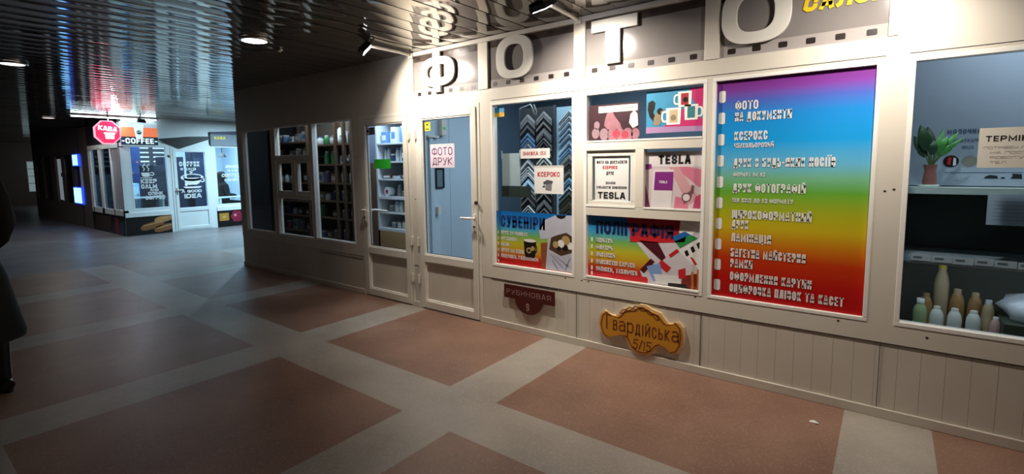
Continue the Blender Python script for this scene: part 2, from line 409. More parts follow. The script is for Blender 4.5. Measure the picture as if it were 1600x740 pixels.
for a, b in ((-2.935, 3.0), (-7.62, -4.69), (-3.86, -3.785)): bb.box(a, b, -.012, .004, 0, .055)
struct(bb.build('baseboard_front', [CREAM_D], bevel=.003))
cvb = MB(); cvb.box(-3.80, -.02, -.02, .03, 2.505, 2.543)
struct(cvb.build('trim_cornice', [WHITE], bevel=.004))
# end wall of the dark shop, partitions and interior shells
eb = MB(); eb.box(-7.62, -7.54, .08, 4.5, 0, 2.56); struct(eb.build('wall_end', [CREAM_D]))
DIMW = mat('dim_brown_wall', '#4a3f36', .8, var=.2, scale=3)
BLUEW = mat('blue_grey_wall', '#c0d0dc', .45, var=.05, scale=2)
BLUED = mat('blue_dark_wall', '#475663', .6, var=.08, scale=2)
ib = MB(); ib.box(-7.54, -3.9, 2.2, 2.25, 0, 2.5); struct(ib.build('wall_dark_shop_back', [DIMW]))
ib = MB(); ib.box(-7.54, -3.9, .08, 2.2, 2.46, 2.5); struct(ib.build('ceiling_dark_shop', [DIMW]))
ib = MB()
for a, b in ((.082, .53), (.535, 1.02)): ib.box(-3.9, -3.84, a, b, 0, 2.46)
ib.box(-3.9, -3.85, .53, .535, 0, 2.46); struct(ib.build('wall_partition', [BLUEW]))
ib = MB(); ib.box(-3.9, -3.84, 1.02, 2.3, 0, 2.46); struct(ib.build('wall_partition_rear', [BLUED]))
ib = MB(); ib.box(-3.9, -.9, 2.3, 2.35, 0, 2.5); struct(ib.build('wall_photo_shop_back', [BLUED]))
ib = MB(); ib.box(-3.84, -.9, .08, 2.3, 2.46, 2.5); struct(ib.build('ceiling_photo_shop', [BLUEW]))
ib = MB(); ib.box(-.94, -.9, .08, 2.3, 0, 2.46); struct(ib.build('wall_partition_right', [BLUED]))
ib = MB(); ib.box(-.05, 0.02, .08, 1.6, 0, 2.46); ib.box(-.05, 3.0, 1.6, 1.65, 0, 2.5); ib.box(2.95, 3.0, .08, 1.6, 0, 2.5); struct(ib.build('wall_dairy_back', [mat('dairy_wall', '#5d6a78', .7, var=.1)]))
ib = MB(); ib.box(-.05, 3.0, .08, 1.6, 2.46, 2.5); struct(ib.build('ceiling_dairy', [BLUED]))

ib = MB(); ib.box(-7.54, -7.52, .085, 2.19, 0, 2.45); struct(ib.build('wall_end_shade_sheet', [mat('shade_sheet_black', '#15171c', .6)]))  # black sheet added so the interior behind the first window stays dark
# ---- windows
def ring(mb, u0, u1, z0, z1, fw, w0, w1, m=0):
    mb.box(u0, u1, w0, w1, z1-fw, z1, m); mb.box(u0, u1, w0, w1, z0, z0+fw, m)
    mb.box(u0, u0+fw, w0, w1, z0+fw, z1-fw, m); mb.box(u1-fw, u1, w0, w1, z0+fw, z1-fw, m)
def window(n, u0, u1, z0, z1, fw=.024, lights=None, glass=GLASS, wg=.035, T=TS, frame=BEAD):
    f = MB(T); ring(f, u0, u1, z0, z1, fw, -.003, .06)
    o = struct(f.build('window_%d' % n, [frame], bevel=.0025))
    for a, b, c, d in (lights or [(u0+fw, u1-fw, z0+fw, z1-fw)]):
        p = MB(T); p.box(a, b, wg, wg+.005, c, d); p.build('pane', glass, o)
    return o
window(1, *OPEN[0], glass=GLASS_D)
w = window(2, *OPEN[1], glass=GLASS_D, lights=[(-6.536,-5.714,1.60,1.961), (-6.49,-6.175,1.125,1.505), (-6.03,-5.745,1.125,1.505), (-6.536,-5.714,.56,1.035)])
f = MB(); f.box(-6.536, -5.714, -.002, .06, 1.53, 1.60); f.box(-6.536, -5.714, -.002, .06, 1.035, 1.10); f.box(-6.14, -6.065, -.002, .06, 1.10, 1.53); f.build('transom', WHITE, w, bevel=.0025)
for a, b in ((-6.536, -6.14), (-6.065, -5.714)):
    f = MB(); ring(f, a, b, 1.10, 1.53, .035, .008, .055); f.build('casement', WHITE, w, bevel=.0025)
window(3, *OPEN[2], glass=GLASS_D)
w = window(4, *OPEN[5])
w = window(5, *OPEN[6], lights=[(-1.861,-.999,1.612,1.961), (-1.79,-1.53,1.165,1.50), (-1.40,-.999,1.13,1.54), (-1.861,-.999,.569,1.052)])
f = MB(); f.box(-1.861, -.999, -.003, .06, 1.545, 1.612); f.box(-1.861, -.999, -.003, .06, 1.052, 1.125); f.box(-1.465, -1.40, -.003, .06, 1.125, 1.545); f.build('transom', CREAM, w, bevel=.0025)
f = MB(); ring(f, -1.858, -1.468, 1.128, 1.542, .04, .012, .055); f.build('casement', WHITE, w, bevel=.003)
f = MB()
for (a, b, c, d) in ((-1.861,-.999,1.612,1.961), (-1.861,-1.465,1.125,1.545), (-1.40,-.999,1.125,1.545), (-1.861,-.999,.569,1.052)): f.box(a, b, -.006, .02, c-.004, c+.008)
f.build('bottom_bead', BEAD, w)
w = window(6, *OPEN[8], glass=glass_mat('dairy_glass', (.80, .86, .90)))
f = MB(); f.box(1.15, 1.21, -.003, .06, .565, 1.96); f.build('mullion', CREAM, w)

# ---- doors
def door(n, u0, u1, z1, hinge_right, glass):
    root = bpy.data.objects.new('door_%d' % n, None); COL.objects.link(root); root.location = ((u0+u1)/2, 0, 0)
    root.matrix_world = Matrix.Translation(root.location); struct(root)
    f = MB(); c = .035
    f.box(u0, u0+c, -.004, .07, 0, z1); f.box(u1-c, u1, -.004, .07, 0, z1); f.box(u0+c, u1-c, -.004, .07, z1-c, z1)
    f.build('casing', WHITE, root, bevel=.003)
    a, b = u0+c+.004, u1-c-.004; top = z1-c-.004; st = .06
    g = MB()
    g.box(a, a+st, -.014, .05, .012, top); g.box(b-st, b, -.014, .05, .012, top)
    g.box(a+st, b-st, -.014, .05, top-st, top); g.box(a+st, b-st, -.014, .05, .485, .558); g.box(a+st, b-st, -.014, .05, .012, .085)
    L = g.build('leaf', WHITE, root, bevel=.004)
    s = MB(); ring(s, a+st, b-st, .558, top-st, .012, -.006, .03); ring(s, a+st, b-st, .085, .485, .012, .0, .03); s.build('bead', BEAD, L)
    p = MB(); p.box(a+st+.01, b-st-.01, .02, .025, .568, top-st-.01); p.build('pane', glass, L)
    k = MB(); k.box(a+st, b-st, .018, .03, .085, .485); k.build('lower_panel', CREAM_D, L)
    gk = MB(); ring(gk, a+st+.012, b-st-.012, .57, top-st-.012, .005, .012, .02); gk.build('gasket', BLACK, L)
    hu = a+.028 if hinge_right else b-.028; dr = 1 if hinge_right else -1
    h = MB(); h.prism([(hu-.014,.84),(hu+.014,.84),(hu+.014,1.0),(hu-.014,1.0)], -.022, -.014); h.build('lock_plate', WHITE, L, bevel=.004)
    h = MB(); h.tube([(hu,-.018,.965),(hu,-.06,.965),(hu+dr*.012,-.07,.965),(hu+dr*.125,-.07,.965)], [.011,.011,.0115,.009]); h.build('handle', BEAD, L)
    h = MB(); h.tube([(hu,-.022,.885),(hu,-.028,.885)], .011); h.build('lock_cylinder', SEAM, L)
    hx = u1-.012 if hinge_right else u0+.012
    for z in (.3, .68, 1.75):
        h = MB(); h.tube([(hx,-.018,z-.045),(hx,-.018,z+.045)], .009); h.box(hx-.016, hx+.016, -.012, -.003, z-.04, z+.04); h.build('hinge', WHITE, L)
    return root
door(1, -4.69, -3.86, 1.99, True, GLASS)
d2 = door(2, -3.785, -2.935, 2.0, False, GLASS)
h = MB(); h.tube([(-2.975,-.016,1.105),(-2.975,-.03,1.105)], .017, n=14); h.build('deadbolt', SEAM, d2)

# ================================================================== SIGN BAND: film strips and letters
FG = mat('film_grey', '#827c79', .16, var=.06, scale=2)
FD = mat('film_dark_edge', '#4a3f3a', .2)
FL = mat('film_light_edge', '#a39c99', .18)
FP = mat('film_hole', '#2e2624', .3)
FP2 = mat('film_hole_top', '#352c28', .3)
def rrect(u0, u1, z0, z1, r, n=4):
    out = []
    for cx, cz, a0 in ((u1-r, z0+r, -PI/2), (u1-r, z1-r, 0), (u0+r, z1-r, PI/2), (u0+r, z0+r, PI)):
        out += [(cx+r*math.cos(a0+PI/2*i/n), cz+r*math.sin(a0+PI/2*i/n)) for i in range(n+1)]
    return out
films = [(-3.785,-2.94,'Ф','first'), (-2.83,-1.972,'О','second'), (-1.873,-1.0,'Т','third'), (-.908,-.047,'О','fourth')]
FLBL = ['grey film strip panel over the glazed door, behind the ringed bar letter',
        'grey film strip panel behind the smaller ring letter, above the moulding window',
        'grey film strip panel behind the T letter, above the four-part window',
        'grey film strip panel with yellow lettering, above the rainbow service list']
FILM = []
for (a, b, ch, nm), lb in zip(films, FLBL):
    t = thing('film_strip_panel', lb, 'sign', ((a+b)/2, 0, 2.105), 'film strip panels above the shop front')
    f = MB(); f.box(a, b, .012, .03, 2.105, 2.51); f.build('board', FG, t)
    e = MB(); e.box(a, b, .0105, .013, 2.45, 2.51, 0); e.box(a, b, .0105, .013, 2.105, 2.178, 1)
    n = 6
    for i in range(n):
        u = a+(b-a)*(i+.5)/n
        e.poly(rrect(u-.024, u+.024, 2.124, 2.158, .007), .0098, 2); e.poly(rrect(u-.024, u+.024, 2.468, 2.500, .007), .0098, 3)
    e.build('perforated_edge', [FD, FL, FP, FP2], t)
    FILM.append(t)
fb_ = MB()
for a, b in ((-3.825,-3.785), (-2.94,-2.83), (-1.972,-1.873), (-1.0,-.908), (-.047,.0)): fb_.box(a, b, -.006, .03, 2.105, 2.51)
struct(fb_.build('trim_sign_post', [CREAM], bevel=.003))
LET = mat('white_sign_letter', '#e6e2d8', .3)
def sup(cx, cz, a, b, e=2.7, n=40):
    out = []
    for i in range(n):
        t = 2*PI*i/n; c, s = math.cos(t), math.sin(t)
        out.append((cx+a*math.copysign(abs(c)**(2/e), c), cz+b*math.copysign(abs(s)**(2/e), s)))
    return out
def letter(lbl, fn):
    l = MB(); fn(l); o = l.build('sign_letter', LET, bevel=.003); return tag(o, lbl, 'letter', 'white raised letters on the film strips')
def L1(l):
    l.ringprism(sup(-3.44,2.325,.225,.135), sup(-3.44,2.325,.135,.065), -.02, .0)
    l.box(-3.49, -3.395, -.024, .0, 2.135, 2.515)
letter('white raised letter of a ring crossed by an upright bar, over the glazed door', L1)
letter('smaller white raised ring letter, above the window with frame mouldings', lambda l: l.ringprism(sup(-2.535,2.335,.19,.172), sup(-2.535,2.335,.098,.105), -.02, .0))
letter('white raised T shaped letter with a wide crossbar', lambda l: l.prism([(-1.70,2.17),(-1.585,2.17),(-1.585,2.405),(-1.455,2.405),(-1.455,2.49),(-1.815,2.49),(-1.815,2.405),(-1.70,2.405)], -.02, .0))
letter('white raised ring letter beside the yellow lettering, above the rainbow list', lambda l: l.ringprism(sup(-.70,2.345,.195,.178), sup(-.70,2.345,.105,.108), -.02, .0))
YEL = mat('yellow_letter', '#e8c526', .35)
y = MB(); text(y, 'САЛОН', -.455, 2.305, .085, cw=.95, t=.27, gap=.14, w=.006, m=0, shear=.18, width=.40)
y.build('lettering', [YEL, BEAD], FILM[3])

# ---- floodlights on arms
def flood(lbl, u, lit_dir, power, tilt):
    base = vec(u, 0, 2.525); head = vec(u+.06, -.58, 2.465)
    t = thing('floodlight', lbl, 'lamp', base, 'floodlights on arms over the sign')
    a = MB(); a.tube([(u,.0,2.52),(u+.02,-.2,2.52),(u+.06,-.56,2.508)], .014); a.build('arm', WHITE, t)
    a = MB(); a.box(u-.03, u+.03, -.032, -.02, 2.49, 2.54); a.build('mounting_plate', WHITE, t, bevel=.003)
    d = Vector(lit_dir).normalized()
    x = d.cross(vec(0,0,1)).normalized(); yv = x.cross(d)
    F = lambda p: head + x*p[0] + d*p[1] + yv*p[2]
    b = MB(F); b.box(-.075, .075, -.035, .0, -.055, .055)
    for i in range(7): b.box(-.07+.0225*i, -.066+.0225*i, -.055, -.035, -.05, .05)
    hs = b.build('housing', BLACK, t, bevel=.003)
    b = MB(F); b.box(-.062, .062, .0, .004, -.043, .043); b.build('lens', mat('flood_lens', '#f4f2ff', .3, emit=40.0), hs)
    b = MB(F); ring2 = [(-.086,0,0), (-.086,-.01,.09), (.086,-.01,.09), (.086,0,0)]; b.tube(ring2, .005, n=6); b.build('bracket', BLACK, t)
    l = area('flood_light', head + d*.02, head + d, power, FLOOD_COL, .12, .085, tilt); l.parent = t; l.matrix_parent_inverse = t.matrix_world.inverted()
    return t
flood('floodlight on a white arm at the far end of the sign, its lit face showing', -3.79, (.35,.55,-.60), FLOOD_W[0], 2.3)
flood('black floodlight on a white arm seen from behind, between the smaller ring and T letters', -1.925, (.12,.50,-.86), FLOOD_W[1], 2.25)
flood('floodlight on a white arm at the near end of the sign, beyond the yellow lettering', -.02, (-.25,.50,-.83), FLOOD_W[2], 2.25)

# ---- ceiling downlights
def downlight(lbl, x, yv, r, power, em, col=(1, .93, .86)):
    t = thing('downlight', lbl, 'lamp', (x, yv, CZ-.02), 'round recessed ceiling lights')
    a = MB(); a.lathe([(r*.80,.016),(r*.84,-.004),(r,.0),(r*1.02,.012),(r*.98,.018)], (x, yv, CZ-.02), n=32, cap=False); a.build('rim', CHROME, t)
    a = MB(); a.lathe([(.001,.002),(r*.81,.0)], (x, yv, CZ-.022), n=32, cap=False); a.build('lens', mat('downlight_lens_%d' % int(em*10), '#fff2ea', .4, emit=em*2), t)
    if power:
        l = area('down_light', (x, yv, CZ-.03), (x, yv, 0), power, col, r); l.data.shape = 'DISK'; l.parent = t; l.matrix_parent_inverse = t.matrix_world.inverted()
downlight('round recessed ceiling light shining nearest the shop front', -4.39, -1.24, .12, DOWN_W, 5)
downlight('dim round recessed ceiling light farther down the passage from the bright one', -7.19, -2.34, .12, .25, 1.6)
downlight('small faint recessed ceiling light far off before the cafe corner', -14.1, -.87, .12, 12, .8)
downlight('added unseen round ceiling light before the cafe front, past the dark shop corner', -11.2, 2.5, .12, 165, 6, (.54, .83, 1.0))  # extra lamp hidden behind the shop corner to brighten the cafe front
downlight('added unseen round ceiling light facing the dark kiosk row', -17, -3.5, .12, 12, 3, (.85, .92, 1.0))  # added out of view to light the kiosk row frontally
downlight('added unseen round ceiling light close by, over the middle of the passage', 0.6, -3.6, .12, 3, 5)  # off-view fill, added as one more ceiling fixture
s = thing('ceiling_sensor', 'tiny white sensor on the dark ceiling near the bright downlight', 'sensor', (-4.61, -.9, CZ-.02))
a = MB(); a.box(-4.64, -4.58, -.915, -.885, CZ-.018, CZ-.001); a.build('body', WHITE, s, bevel=.004)
a = MB(); a.lathe([(.008,-.006),(.012,0)], (-4.61,-.9,CZ-.018), n=12); a.build('lens', BEAD, s)

# ================================================================== RAINBOW SERVICE LIST
RB = ramp_mat('rainbow_print', .55, 1.97, [(0,'#b30d12'),(.10,'#bd1511'),(.20,'#c4380e'),(.26,'#cc7414'),(.34,'#c9b01c'),(.41,'#a8ae20'),(.50,'#62a836'),(.56,'#74b48c'),(.62,'#62b2d4'),(.72,'#189adf'),(.84,'#1f86d2'),(.90,'#4a62ba'),(.95,'#7a3a96'),(1,'#6f2474')], .32)
WTXT = mat('print_white', '#e4e2de', .5)
t = thing('rainbow_list_panel', 'large rainbow coloured panel listing photo shop services in white letters', 'sign', (-.5, 0, .54))
f = MB(); ring(f, -.942, -.065, .54, 1.985, .022, -.003, .06); f.build('frame', BEAD, t, bevel=.0025)
f = MB(); f.box(-.92, -.087, .02, .04, .562, 1.963); f.build('board', [RB], t)
for i in range(10):
    f = MB(); z = 1.865-i*.1365; f.poly(rrect(-.905, -.865, z-.037, z+.037, .012), .0185); f.build('film_hole', [WTXT], t)
rows = [('ФОТО',1.775,.055,.125), ('НА ДОКУМЕНТИ',1.705,.055,.30), ('КСЕРОКС',1.585,.055,.18), ('ЧБ/КОЛЬОРОВИЙ',1.537,.03,.215), ('ДРУК З БУДЬ-ЯКИХ НОСІЇВ',1.415,.055,.52), ('ФОРМАТ А4 А3',1.355,.026,.175),
        ('ДРУК ФОТОГРАФІЙ',1.255,.055,.385), ('ВІД 9Х13 ДО А3 ФОРМАТУ',1.19,.028,.325), ('ШИРОКОФОРМАТНИЙ',1.085,.055,.42), ('ДРУК',1.02,.055,.095), ('ЛАМІНАЦІЯ',.935,.055,.22), ('БАГЕТНА МАЙСТЕРНЯ',.835,.055,.40),
        ('РАМКИ',.765,.055,.125), ('ОФОРМЛЕННЯ КАРТИН',.68,.055,.435), ('ОЦИФРОВКА ПЛІВОК ТА КАСЕТ',.60,.055,.59)]
f = MB()
for s, z, h, wd in rows:
    u = -.815
    text(f, s, u+.01, z, h, .5, .165, .11, .0175, 0, width=wd*1.06)
f.rows('lettering', [WTXT], t)

# ================================================================== POSTERS AND PAPERS
def poster(name, lbl, cat, u0, u1, z0, z1, w, m, th=.0015, group=None):
    t = thing(name, lbl, cat, ((u0+u1)/2, w, z0), group)
    f = MB(); f.box(u0, u1, w, w+th, z0, z1); f.build('sheet', m, t); return t
W0 = .031
def bullet(t, pts):
    q = MB(); q.poly(pts, W0-.0015); q.build('bullet', [WTXT], t)
SUVG = ramp_mat('souvenir_gradient', .57, 1.035, [(0,'#b3161a'),(.16,'#c22a16'),(.24,'#c98a2a'),(.42,'#b9b42a'),(.58,'#6fae5a'),(.70,'#3f9bc9'),(.85,'#1b7cc4'),(1,'#1565b0')], .3)
t = poster('souvenir_poster', 'rainbow souvenir poster with a mug and a grey printed t-shirt on the window', 'poster', -2.785, -1.99, .57, 1.04, W0, [SUVG])
f = MB()
text(f, 'СУВЕНІРИ', -2.735, .90, .105, .5, .2, .12, W0-.001, 0, width=.47)
for i, (s, wd) in enumerate((('ДРУК НА ЧАШКАХ',.29), ('ФУТБОЛКИ',.18), ('ПАЗЛИ',.10), ('ДРУК НА КЕПКАХ',.30), ('ПОДУШКИ, ГОДИННИКИ',.40))):
    z = .835-i*.052; text(f, s, -2.735, z, .032, .5, .2, .12, W0-.001, 1, width=wd); bullet(t, rrect(-2.772,-2.757,z,z+.03,.005))
bullet(t, rrect(-2.772,-2.757,.578,.605,.005))
f.rows('lettering', [NAVY, WTXT], t)
TEE = mat('print_tee_grey', '#b9bac6', .4, var=.10, scale=9); TEE2 = mat('print_tee_fold', '#8d8fa2', .4)
SKIN = mat('print_skin', '#8a4a2e', .5); BRN = mat('print_brown', '#4a3420', .5, var=.4, scale=30); TAN = mat('print_tan', '#b0935c', .5, var=.3, scale=25); DKR = mat('print_dark', '#1b1512', .4)
f = MB()
f.poly([(-2.30,.585),(-2.245,.585),(-2.235,.80),(-2.31,.79)], W0-.0008, 2)
f.poly([(-2.26,.575),(-1.995,.575),(-1.995,1.035),(-2.06,1.035),(-2.10,1.015),(-2.16,1.032),(-2.27,.985),(-2.325,.90),(-2.31,.82),(-2.235,.835)], W0-.001, 0)
f.poly([(-2.16,1.034),(-2.06,1.034),(-2.075,1.012),(-2.11,1.003),(-2.145,1.012)], W0-.0014, 3)
f.poly([(-2.225,.745),(-2.11,.70),(-2.005,.735),(-2.0,.865),(-2.06,.895),(-2.15,.868),(-2.205,.845)], W0-.0014, 4)
for du, dz, r, mm in ((-.18,.79,.028,5),(-.13,.80,.033,6),(-.085,.83,.04,5),(-.045,.79,.03,6),(-.09,.77,.028,7),(-.15,.76,.02,7)):
    f.disc(-2.0+du+.02, dz, r, W0-.0018-abs(du)*.001, mm)
for a, b in (((-2.22,.71),(-2.10,.60)), ((-2.18,.70),(-2.05,.62)), ((-2.03,.69),(-2.08,.585)), ((-2.20,.66),(-2.15,.58))):
    f.poly([a, (a[0]+.012,a[1]), (b[0]+.02,b[1]), b], W0-.0014, 1)
f.build('t_shirt_print', [TEE, TEE2, SKIN, DKR, BRN, TAN, WTXT, DKR], t)
f = MB(); f.prism([(-2.475,.68),(-2.465,.655),(-2.375,.655),(-2.365,.68),(-2.355,.80),(-2.485,.80)], W0-.0012, W0-.0004, 0)
f.disc(-2.42, .80, .064, W0-.0014, 2, rz=.014); f.disc(-2.43, .715, .026, W0-.0014, 1); f.disc(-2.39, .735, .02, W0-.0014, 1); f.disc(-2.43,.715,.014,W0-.0016,0)
f.ringprism(sup(-2.365,.735,.02,.034), sup(-2.365,.735,.012,.024), W0-.0013, W0-.0005, 0)
f.build('mug_print', [DKR, TAN, WTXT], t)

POLG = ramp_mat('polygraphy_gradient', .57, 1.05, [(0,'#ad1418'),(.17,'#c12616'),(.28,'#cc8f24'),(.45,'#bdb82a'),(.60,'#6fae5a'),(.74,'#3f9bc9'),(.88,'#1d74ba'),(1,'#1c5c9c')], .3)
t = poster('printing_poster', 'rainbow printing services poster with fanned cards, lowest pane of the four-part window', 'poster', -1.86, -1.0, .57, 1.052, W0, [POLG])
CR = mat('print_crimson', '#9e1f33', .4, var=.25, scale=14); CRD = mat('print_maroon', '#4f1420', .4); RED = mat('print_red', '#c4232b', .4); BLU = mat('print_blue', '#2464a8', .4); GRN = mat('print_green', '#2f8a4a', .4); ORG = mat('print_orange', '#c9742e', .4); SKY = mat('print_sky', '#7f9fd0', .4)
f = MB(); w1 = W0-.0008; w2 = W0-.0012; w3 = W0-.0016
f.poly([(-1.52,1.05),(-1.0,1.05),(-1.0,.575),(-1.40,.575),(-1.43,.66),(-1.33,.72),(-1.47,.88)], w1-.0001, 6)
f.poly([(-1.545,1.05),(-1.14,1.05),(-1.15,.93),(-1.28,.90),(-1.50,.895)], w2, 0)
f.poly([(-1.44,.885),(-1.30,.885),(-1.24,.78),(-1.27,.75)], w3, 1)
f.poly([(-1.515,.92),(-1.10,.94),(-1.11,.90),(-1.28,.88),(-1.51,.87)], w3, 2)
f.poly([(-1.14,1.05),(-1.02,1.0),(-1.06,.95),(-1.15,.965)], w3, 5)
f.poly([(-1.18,.90),(-1.07,.955),(-1.02,.935),(-1.14,.855)], w3, 4); f.poly([(-1.20,.93),(-1.11,.975),(-1.07,.955),(-1.18,.90)], w3-.0002, 3)
f.poly([(-1.15,.84),(-1.0,.94),(-1.0,.72),(-1.09,.78)], w3-.0002, 5)
for i in range(3): f.poly([(-1.11+.04*i,.835+.03*i),(-1.09+.04*i,.85+.03*i),(-1.075+.04*i,.815+.03*i),(-1.095+.04*i,.80+.03*i)], w3-.0005, 8)
f.poly([(-1.07,.80),(-1.055,.80),(-1.02,.755),(-1.035,.745)], w3-.0005, 2)
f.poly([(-1.22,.80),(-1.16,.85),(-1.145,.83),(-1.205,.78)], w3-.0005, 2); f.poly([(-1.24,.79),(-1.17,.88),(-1.0,.72),(-1.0,.66),(-1.13,.66)], w2-.0002, 6)
f.poly([(-1.30,.72),(-1.27,.76),(-1.20,.71),(-1.23,.67)], w3-.0003, 2); f.poly([(-1.43,.67),(-1.35,.76),(-1.32,.74),(-1.40,.645)], w3-.0003, 1)
f.poly([(-1.38,.70),(-1.28,.735),(-1.26,.62),(-1.33,.60)], w3-.0004, 7); f.poly([(-1.33,.65),(-1.14,.66),(-1.12,.585),(-1.30,.58)], w3-.0006, 5)
f.poly([(-1.15,.70),(-1.10,.72),(-1.095,.645),(-1.145,.64)], w3-.0008, 2); f.poly([(-1.12,.66),(-1.02,.69),(-1.02,.58),(-1.13,.575)], w3-.0006, 9)
f.poly([(-1.06,.70),(-1.045,.70),(-1.04,.575),(-1.055,.575)], w3-.0009, 10); f.poly([(-1.02,.72),(-1.005,.72),(-1.003,.575),(-1.018,.575)], w3-.0009, 10)
f.poly([(-1.22,.60),(-1.10,.605),(-1.06,.575),(-1.22,.575)], w3-.0009, 8)
f.poly([(-1.86,.575),(-1.37,.575),(-1.37,.605),(-1.38,.62),(-1.86,.61)], w2, 2)
f.build('card_print', [CR, CRD, RED, BLU, GRN, WTXT, mat('print_offwhite', '#cfc8cc', .4, var=.15, scale=12), SKY, DKR, mat('print_rust', '#7a2c1e', .4), ORG], t)
f = MB()
text(f, 'ПОЛІГРАФІЯ', -1.79, .915, .095, .5, .2, .12, W0-.003, 0, width=.60)
for i, (s, wd) in enumerate((('ВІЗИТКИ',.14), ('ФЛАЄРИ',.14), ('ЛИСТІВКИ',.16), ('ДИСКОНТНІ КАРТКИ',.32), ('ВИВІСКИ, ТАБЛИЧКИ',.34))):
    z = .845-i*.056; text(f, s, -1.79, z, .034, .5, .2, .12, W0-.003, 1, width=wd); bullet(t, rrect(-1.835,-1.818,z,z+.034,.005))
bullet(t, rrect(-1.835,-1.818,.582,.612,.005))
f.rows('lettering', [mat('print_deep_navy', '#141c44', .5), WTXT], t)

# upper pair in the transom light
PB = mat('print_pink_photo', '#94666e', .4, var=.35, scale=18)
t = poster('engraving_poster', 'brownish pink photo poster with pale figures and white heading strip, in transom light', 'poster', -1.855, -1.455, 1.625, 1.885, W0, [mat('print_maroon_photo', '#3c242a', .4, var=.45, scale=14)])
f = MB(); w1 = W0-.0008
PK = 1; WH = 0
f.poly([(-1.72,1.78),(-1.70,1.83),(-1.665,1.835),(-1.64,1.79),(-1.60,1.74),(-1.585,1.70),(-1.70,1.70),(-1.73,1.73)], w1, 1)
f.poly([(-1.52,1.80),(-1.49,1.83),(-1.465,1.80),(-1.46,1.72),(-1.50,1.70),(-1.53,1.74)], w1, 0)
for cx, cz, r in ((-1.80,1.675,.04),(-1.73,1.665,.045),(-1.66,1.66,.05),(-1.60,1.66,.045),(-1.54,1.655,.05),(-1.48,1.66,.04),(-1.79,1.735,.03)): f.disc(cx, cz, r*.8, w1-.0002, 1 if cx > -1.7 else 2, rz=r)
f.disc(-1.63, 1.665, .03, w1-.0005, 3); f.disc(-1.56, 1.655, .028, w1-.0005, 3)
f.build('picture', [mat('print_pale', '#cdbfc2', .4), PB, mat('print_grey_rose', '#8d747a', .4), mat('print_rose', '#a3404e', .4)], t)
f = MB(); f.box(-1.775, -1.465, w1-.0014, w1-.0006, 1.825, 1.872, 0)
text(f, 'ФОТОНА', -1.76, 1.836, .024, .6, .2, .15, w1-.0022, 1, width=.13); text(f, 'КАМЕНІ', -1.61, 1.838, .024, .6, .2, .15, w1-.0022, 1, width=.12)
f.build('heading_strip', [PAPER, mat('print_grey_text', '#8d8a88', .6)], t)
t = poster('mug_poster', 'blue and pink poster with a squirrel and white printed mugs, in transom light', 'poster', -1.40, -1.005, 1.655, 1.945, W0, [mat('print_turquoise', '#3f8fb5', .4, var=.25, scale=10)])
f = MB()
f.poly([(-1.10,1.945),(-1.005,1.945),(-1.005,1.80),(-1.07,1.85)], w1, 0); f.poly([(-1.24,1.66),(-1.005,1.66),(-1.005,1.74),(-1.10,1.76),(-1.20,1.76),(-1.27,1.70)], w1, 0); f.poly([(-1.16,1.80),(-1.10,1.83),(-1.07,1.76),(-1.15,1.76)], w1, 0)
f.poly([(-1.40,1.657),(-1.005,1.657),(-1.005,1.69),(-1.40,1.70)], w1-.0003, 5)
# squirrel: bushy tail, body, head
f.poly([(-1.345,1.735),(-1.375,1.77),(-1.39,1.82),(-1.385,1.87),(-1.355,1.885),(-1.335,1.865),(-1.34,1.83),(-1.35,1.80),(-1.33,1.765)], w1-.0006, 3)
f.poly([(-1.345,1.71),(-1.30,1.71),(-1.29,1.745),(-1.30,1.79),(-1.325,1.80),(-1.345,1.76)], w1-.0008, 4); f.disc(-1.30, 1.805, .022, w1-.001, 3); f.disc(-1.285,1.797,.012,w1-.0012,4)
def mugp(cx, cz, s, mm, hs):
    f.prism([(cx-.05*s,cz-.06*s),(cx+.05*s,cz-.06*s),(cx+.055*s,cz+.06*s),(cx-.055*s,cz+.06*s)], w1-.0016, w1-.001, 1)
    f.ringprism(sup(cx+hs*.06*s,cz,.03*s,.042*s), sup(cx+hs*.06*s,cz,.018*s,.028*s), w1-.0015, w1-.001, 1)
    f.poly([(cx-.03*s,cz-.045*s),(cx+.03*s,cz-.045*s),(cx+.03*s,cz+.045*s),(cx-.03*s,cz+.045*s)], w1-.002, mm)
mugp(-1.13, 1.875, .85, 6, -1); mugp(-1.205, 1.765, .95, 7, -1); mugp(-1.085, 1.785, .85, 2, 1)
f.disc(-1.125, 1.87, .018, w1-.0024, 3); f.disc(-1.205,1.755,.02,w1-.0024,4)
f.build('picture', [mat('print_hot_pink', '#c4306e', .4), BEAD, mat('print_teal', '#3d7a80', .4), DKR, mat('print_squirrel', '#8f7f66', .5), mat('print_floor_lilac', '#a985ac', .4), mat('print_red_mug', '#b03038', .4), mat('print_cream_mug', '#cdb78f', .4)], t)
# TESLA sheet in the small casement and TESLA poster beside it
t = poster('price_notice', 'white notice sheet with black and red printing inside the small casement', 'notice', -1.80, -1.525, 1.165, 1.50, .024, [PAPER])
f = MB(); wq = .0232
text(f, 'ФОТО НА ДОКУМЕНТИ', -1.785, 1.445, .024, .5, .2, .14, wq, 0, width=.245); text(f, 'КСЕРОКС', -1.735, 1.405, .026, .5, .22, .14, wq, 1, width=.12); text(f, 'ДРУК', -1.705, 1.362, .026, .5, .2, .14, wq, 0, width=.062)
text(f, 'ЗАМІНА', -1.71, 1.292, .02, .5, .2, .14, wq, 0, width=.08); text(f, 'ЕЛЕМЕНТІВ ЖИВЛЕННЯ', -1.785, 1.258, .02, .5, .2, .14, wq, 0, width=.245); text(f, 'TESLA', -1.775, 1.182, .052, .8, .24, .14, wq, 0, width=.225)
f.rows('lettering', [INK, REDINK], t)
